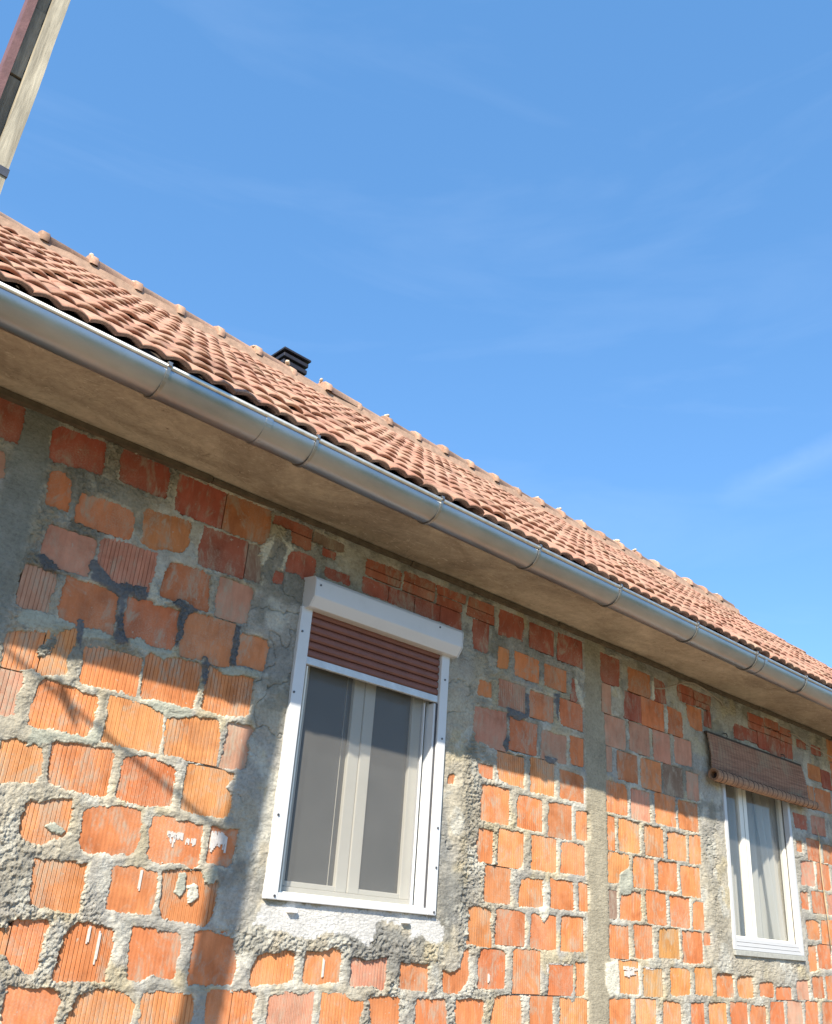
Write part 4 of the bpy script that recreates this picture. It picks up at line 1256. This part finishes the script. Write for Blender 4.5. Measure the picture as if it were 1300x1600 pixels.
# shutter box
prof_b = [(3.50, 3.012), (3.428, 3.012), (3.395, 3.060), (3.395, 3.143), (3.408, 3.160), (3.50, 3.172)]
m = MB(); m.prism(prof_b, [lambda a_, b_: (2.409, a_, b_), lambda a_, b_: (3.421, a_, b_)])
o = m.build('shutter_box', M_WHITE); bevel(o, 0.004, 2); under(o, win)
for X0, X1 in ((2.403, 2.4085), (3.4215, 3.427)):
    m = MB(); pb = [(3.448 + (a_ - 3.448) * 1.03, 3.09 + (b_ - 3.09) * 1.03) for a_, b_ in prof_b]
    m.prism(pb, [lambda a_, b_: (X0, a_, b_), lambda a_, b_: (X1, a_, b_)])
    o = m.build('box_end', M_WHITE); bevel(o, 0.0015, 1); under(o, win)
# slats
zt = 3.030
for k in range(6):
    m = MB(); hh = 0.0405
    zt0 = 3.028 - k * hh
    pr = [(3.4945, zt0), (3.4815 + 0.004, zt0 - 0.003), (3.4805, zt0 - 0.012), (3.4805, zt0 - 0.028), (3.4855, zt0 - hh + 0.004), (3.4945, zt0 - hh + 0.0005)]
    m.prism(pr, [lambda a_, b_: (2.460, a_, b_), lambda a_, b_: (3.340, a_, b_)])
    o = m.build('slat', M_BROWN); under(o, win)
part('terminal_bar', simple('grey_aluminium', (0.55, 0.56, 0.57), 0.35, 0.3), win, [(2.459, 3.341, 3.477, 3.497, 2.750, 2.786)], 0.002)
# sashes
part('sash', M_PVC, win, [(2.476, 2.553, 3.566, 3.61, 1.776, 3.03), (2.84, 2.908, 3.566, 3.61, 1.776, 3.03), (2.553, 2.84, 3.567, 3.609, 1.776, 1.80), (2.553, 2.84, 3.567, 3.609, 2.97, 3.03)], 0.004)
part('sash', M_PVC, win, [(2.912, 2.98, 3.562, 3.61, 1.776, 3.03), (3.245, 3.342, 3.566, 3.61, 1.776, 3.03), (2.98, 3.245, 3.567, 3.609, 1.776, 1.80), (2.98, 3.245, 3.567, 3.609, 2.97, 3.03)], 0.004)
part('glazing_bead', M_PVC, win, [(2.806, 2.8072, 3.583, 3.586, 1.80, 2.97)])
part('glass_pane', M_GLASS, win, [(2.553, 2.84, 3.586, 3.592, 1.80, 2.97)])
part('glass_pane', M_GLASS, win, [(2.98, 3.245, 3.586, 3.592, 1.80, 2.97)])
m = MB(); m.quad([(2.486, 3.532, 1.752), (3.285, 3.532, 1.752), (3.285, 3.532, 2.99), (2.486, 3.532, 2.99)])
o = m.build('insect_screen', M_SCREEN); under(o, win)
part('screen_frame', M_PVC, win, [(2.487, 2.497, 3.525, 3.54, 1.752, 2.99)], 0.001)
for sx, sz in ((2.408, 2.893), (2.404, 2.599), (2.404, 2.055), (2.437, 1.730), (3.372, 2.879), (3.374, 2.565), (3.380, 2.12), (3.384, 1.933), (3.385, 1.73)):
    m = MB(); m.tube([(sx, 3.466, sz), (sx, 3.461, sz)], 0.0055, 10); o = m.build('screw', M_SCREW); under(o, win)
for sx, sz in ((2.433, 3.118), (3.245, 3.128)):
    m = MB(); m.tube([(sx, 3.396, sz), (sx, 3.391, sz)], 0.005, 10); o = m.build('screw', M_SCREW); under(o, win)
for sx, sz in ((2.547, 1.679), (3.214, 1.678)):
    o = part('drain_cap', M_LED, win, [(sx - 0.024, sx + 0.024, 3.466, 3.50, sz - 0.009, sz + 0.009)], 0.004)
# dim room behind
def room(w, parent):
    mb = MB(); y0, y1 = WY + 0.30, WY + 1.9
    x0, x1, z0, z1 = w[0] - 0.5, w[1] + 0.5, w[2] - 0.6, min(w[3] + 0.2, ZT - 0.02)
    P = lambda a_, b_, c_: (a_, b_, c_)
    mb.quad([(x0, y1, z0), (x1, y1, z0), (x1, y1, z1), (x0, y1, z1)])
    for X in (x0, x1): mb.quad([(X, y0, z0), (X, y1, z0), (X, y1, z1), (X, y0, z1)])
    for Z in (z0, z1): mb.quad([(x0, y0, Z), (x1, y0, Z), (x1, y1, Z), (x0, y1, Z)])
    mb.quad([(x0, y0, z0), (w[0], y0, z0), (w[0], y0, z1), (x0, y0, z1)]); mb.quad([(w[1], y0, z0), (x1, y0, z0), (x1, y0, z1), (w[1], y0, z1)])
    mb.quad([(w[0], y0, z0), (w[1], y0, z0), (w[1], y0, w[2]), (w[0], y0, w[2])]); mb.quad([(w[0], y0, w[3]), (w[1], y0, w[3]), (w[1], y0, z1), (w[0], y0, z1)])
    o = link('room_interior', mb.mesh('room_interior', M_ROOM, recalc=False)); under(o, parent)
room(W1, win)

# ---- curtained window
win2 = part('window', M_PVC2, house, [(6.250, 6.286, 3.478, 3.56, 1.694, 3.02), (7.222, 7.258, 3.478, 3.522, 1.694, 3.02), (6.286, 7.222, 3.482, 3.56, 2.96, 3.02)], 0.003)
tag(win2, 'white window with sheer curtains under the bamboo blind')
for k, (za, zb_) in enumerate(((1.694, 1.717), (1.7195, 1.743), (1.7455, 1.769))):
    part('bottom_profile', M_PVC2, win2, [(6.286, 7.222, 3.480 + 0.006 * k, 3.56, za, zb_)], 0.002)
part('sill', M_SILLGREY, win2, [(6.25, 7.262, 3.470, 3.55, 1.660, 1.692)], 0.003)
part('sash', M_PVC, win2, [(6.287, 6.300, 3.535, 3.58, 1.77, 2.96), (6.575, 6.690, 3.540, 3.57, 1.77, 2.96), (6.300, 6.575, 3.541, 3.579, 1.77, 1.785)], 0.003)
part('sash', M_PVC, win2, [(7.225, 7.245, 3.535, 3.58, 1.77, 2.96), (6.690, 7.225, 3.541, 3.579, 1.77, 1.785)], 0.003)
part('sash_groove', M_SILLGREY, win2, [(6.630, 6.634, 3.5375, 3.5395, 1.78, 2.96)])
for gx0, gx1 in ((6.300, 6.575), (6.690, 7.226)):
    m = MB(); m.quad([(gx0, 3.557, 1.785), (gx1, 3.557, 1.785), (gx1, 3.557, 2.96), (gx0, 3.557, 2.96)])
    o = link('glass_pane', m.mesh('glass_pane', M_CLEAR, recalc=False)); under(o, win2)
def curtain(x0t, x1t, x0b, x1b, folds, yc_):
    mb = MB(); n = folds * 10; rows = 12
    for j in range(rows + 1):
        v_ = j / rows
        for i in range(n + 1):
            u_ = i / n
            xa = x0t + (x0b - x0t) * v_; xb = x1t + (x1b - x1t) * v_
            mb.v.append((xa + (xb - xa) * u_, yc_ + 0.022 * math.sin(u_ * folds * 2 * math.pi + 0.5 * math.sin(3 * v_)) + 0.012 * math.sin(u_ * 17 + v_), 3.0 - v_ * 1.26))
    for j in range(rows):
        for i in range(n):
            q = j * (n + 1) + i
            mb.f.append((q, q + 1, q + n + 2, q + n + 1)); mb.sm.append(True)
    o = mb.build('curtain', M_CURTAIN); under(o, win2)
curtain(6.95, 7.42, 7.12, 7.42, 6, 3.615)
curtain(6.34, 7.42, 6.34, 7.42, 9, 3.70)
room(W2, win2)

# ------------------------------------------------------------------ bamboo roller blind
bl = empty('bamboo_blind', (6.78, 3.47, 2.76))
tag(bl, 'weathered bamboo roller blind, half rolled up, hung on the brick wall above the far window', 'blind')
m = MB(); n = 44
for k in range(n):
    z1_ = 3.108 - k * 0.0070; bow = 0.012 * math.sin(math.pi * k / n)
    y_ = 3.462 - bow - (0.002 if k % 2 else 0)
    xo = random.Random(k).uniform(-0.006, 0.006)
    m.box(6.045 + xo + 0.0006 * k, 7.50 + xo + 0.0012 * k, y_ - 0.003, y_ + 0.003, z1_ - 0.0062, z1_)
o = m.build('blind_sheet', M_BAMB); under(o, bl)
m = MB(); rl = 0.046; yc_, zc_ = 3.418, 2.806
pts = []
turns = 2.6; n = 70
spir = []
for i in range(n + 1):
    a_ = 2 * math.pi * turns * i / n + 0.9; r_ = rl * (0.62 + 0.38 * i / n)
    spir.append((yc_ + math.cos(a_) * r_, zc_ + math.sin(a_) * r_))
spi2 = [(yc_ + (a_ - yc_) * 0.90, zc_ + (b_ - zc_) * 0.90) for a_, b_ in spir]
m.prism(spir + spi2[::-1], [lambda a_, b_: (6.02, a_, b_), lambda a_, b_: (6.8, yc_ + (a_ - yc_) * 0.87, zc_ + (b_ - zc_) * 0.87 - 0.002), lambda a_, b_: (7.585, yc_ + (a_ - yc_) * 0.74, zc_ + (b_ - zc_) * 0.74 + 0.002)], smooth=False)
o = m.build('blind_roll', M_BAMB2); under(o, bl)
m = MB()
for k in range(21):
    m = MB()
    X = 6.075 + k * 0.0735 + random.Random(k).uniform(-0.012, 0.012)
    rs_ = rl * (1 - 0.26 * (X - 6.02) / 1.565) + 0.0008
    m.prism([(yc_ + math.cos(2 * math.pi * i / 18) * rs_, zc_ - 0.001 + math.sin(2 * math.pi * i / 18) * rs_) for i in range(18)],
            [lambda a_, b_: (X - 0.0016, a_, b_), lambda a_, b_: (X + 0.0016, a_, b_)])
    o = m.build('binding_string', M_STRING); under(o, bl)
m = MB(); m.box(6.05, 7.50, 3.462, 3.488, 3.106, 3.124); o = m.build('head_rail', M_DECK); under(o, bl)
for X in (6.33, 7.22):
    m = MB(); m.tube([(X, 3.49, 3.16), (X, 3.465, 3.155), (X - 0.004, 3.456, 3.135), (X, 3.47, 3.112)], 0.004, 6); o = m.build('hook', M_SCREW); under(o, bl)

# ------------------------------------------------------------------ loose wires and cord
def wire(name, pts, r_, mat, label, cat):
    o = MB().tube(pts, r_, 7).build(name, mat); tag(o, label, cat); return o
wire('wire', [(5.434, 3.485, 3.300), (5.494, 3.462, 3.307), (5.61, 3.46, 3.354), (5.782, 3.46, 3.422), (5.903, 3.46, 3.440), (6.037, 3.462, 3.432), (6.295, 3.468, 3.389), (6.35, 3.49, 3.37)], 0.0045, M_WIRE,
     'thin pale loop of wire under the eaves to the left of the bamboo blind', 'wire')
wire('wire', [(7.40, 3.492, 3.37), (7.495, 3.47, 3.366), (7.592, 3.47, 3.335), (7.695, 3.47, 3.321), (7.91, 3.47, 3.31), (8.13, 3.47, 3.29), (8.4, 3.49, 3.27)], 0.004, M_WIRE,
     'thin pale wire under the eaves at the right, past the bamboo blind', 'wire')
wire('cord', [(7.705, 3.492, 2.668), (7.715, 3.478, 2.60), (7.718, 3.478, 2.521), (7.702, 3.480, 2.467), (7.697, 3.480, 2.354), (7.701, 3.480, 2.192), (7.702, 3.480, 2.103), (7.715, 3.480, 1.981), (7.72, 3.484, 1.75)], 0.0035, M_CORD,
     'dry straw coloured cord hanging down the bricks right of the far window', 'cord')

# ------------------------------------------------------------------ wooden post in front of the house
post = empty('wooden_post', (0.30, 2.06, 0))
tag(post, 'tall wooden post of pale plank and dark timber with a red brown steel edge', 'post')
ang = R(4.0)
PM = Matrix.Translation((0.30, 2.06, 3.6)) @ Matrix.Rotation(ang, 4, 'X') @ Matrix.Translation((-0.30, -2.06, -3.6))
def pbox(mb, x0, x1, y0, y1, z0, z1, rag=0.0, seed=0, n=1):
    rr = random.Random(seed); b_ = len(mb.v)
    for k in range(n + 1):
        zz_ = z0 + (z1 - z0) * k / n
        for (px, py) in ((x0, y0), (x1, y0), (x1, y1), (x0, y1)):
            mb.v.append(tuple(PM @ Vector((px + rr.uniform(-rag, rag), py + rr.uniform(-rag, rag) * 0.4, zz_))))
    for k in range(n):
        for i in range(4):
            j = (i + 1) % 4
            mb.f.append((b_ + 4 * k + i, b_ + 4 * k + j, b_ + 4 * (k + 1) + j, b_ + 4 * (k + 1) + i)); mb.sm.append(False)
    mb.f.append((b_ + 3, b_ + 2, b_ + 1, b_)); e = b_ + 4 * n; mb.f.append((e, e + 1, e + 2, e + 3)); mb.sm += [False, False]
PT = 4.98
m = MB(); pbox(m, 0.3075, 0.347, 2.020, 2.075, -0.05, PT, 0.0013, 1, 60); o = m.build('plank', M_PLANK); under(o, post)
for k, (za, zb_) in enumerate(((-0.05, 1.7), (1.708, 3.585), (3.593, 3.832), (3.836, PT - 0.05))):
    m = MB(); pbox(m, 0.2775, 0.3068, 2.050 + 0.003 * (k % 2), 2.095, za, zb_, 0.0012, 5 + k, 12); o = m.build('timber_block', M_TIMBER); under(o, post)
m = MB(); pbox(m, 0.2535, 0.2735, 2.022, 2.027, -0.05, PT - 0.02); pbox(m, 0.2530, 0.2565, 2.0275, 2.09, -0.05, PT - 0.02); o = m.build('steel_angle', M_RED); under(o, post)
m = MB(); pbox(m, 0.2515, 0.3495, 2.016, 2.0185, 3.268, 3.292); pbox(m, 0.3475, 0.3495, 2.0187, 2.098, 3.268, 3.292); pbox(m, 0.2515, 0.3495, 2.0983, 2.1005, 3.268, 3.292)
o = m.build('strap', M_SCREW); under(o, post)

# ------------------------------------------------------------------ overhead cable from the post and the pole it runs to
A0 = Vector((0.27, 2.03, 3.90)); B0 = Vector((-6.0, 2.03, 7.35))
pts = []
for i in range(30):
    t_ = i / 29; p = A0.lerp(B0, t_); p.z -= 0.25 * 4 * t_ * (1 - t_) * 0.35; pts.append(p)
cab = empty('overhead_cable', tuple(A0)); tag(cab, 'black overhead cable running from the wooden post away to the left', 'cable')
o = MB().tube(pts, 0.0095, 8).build('cable', M_RUBBER); under(o, cab)
cl = Vector((-0.54, 2.05, 4.29)); dv = Vector((0.085, 0, -0.126)).normalized()
m = MB(); m.tube([cl - dv * 0.10 + Vector((0, 0, 0.0)), cl - dv * 0.075, cl - dv * 0.03, cl + dv * 0.03, cl + dv * 0.075], 0.019, 10, [0.3, 0.6, 1.0, 1.0, 0.55]); o = m.build('cable_clamp', M_RUBBER); under(o, cab)
pole = MB().tube([(-6.0, 2.1, -0.3), (-6.0, 2.1, 4), (-6.0, 2.1, 7.9)], 0.11, 14, [1.2, 1.0, 0.75])
o = pole.build('utility_pole', M_TIMBER); tag(o, 'round dark wooden utility pole left of the house holding the cable', 'pole')
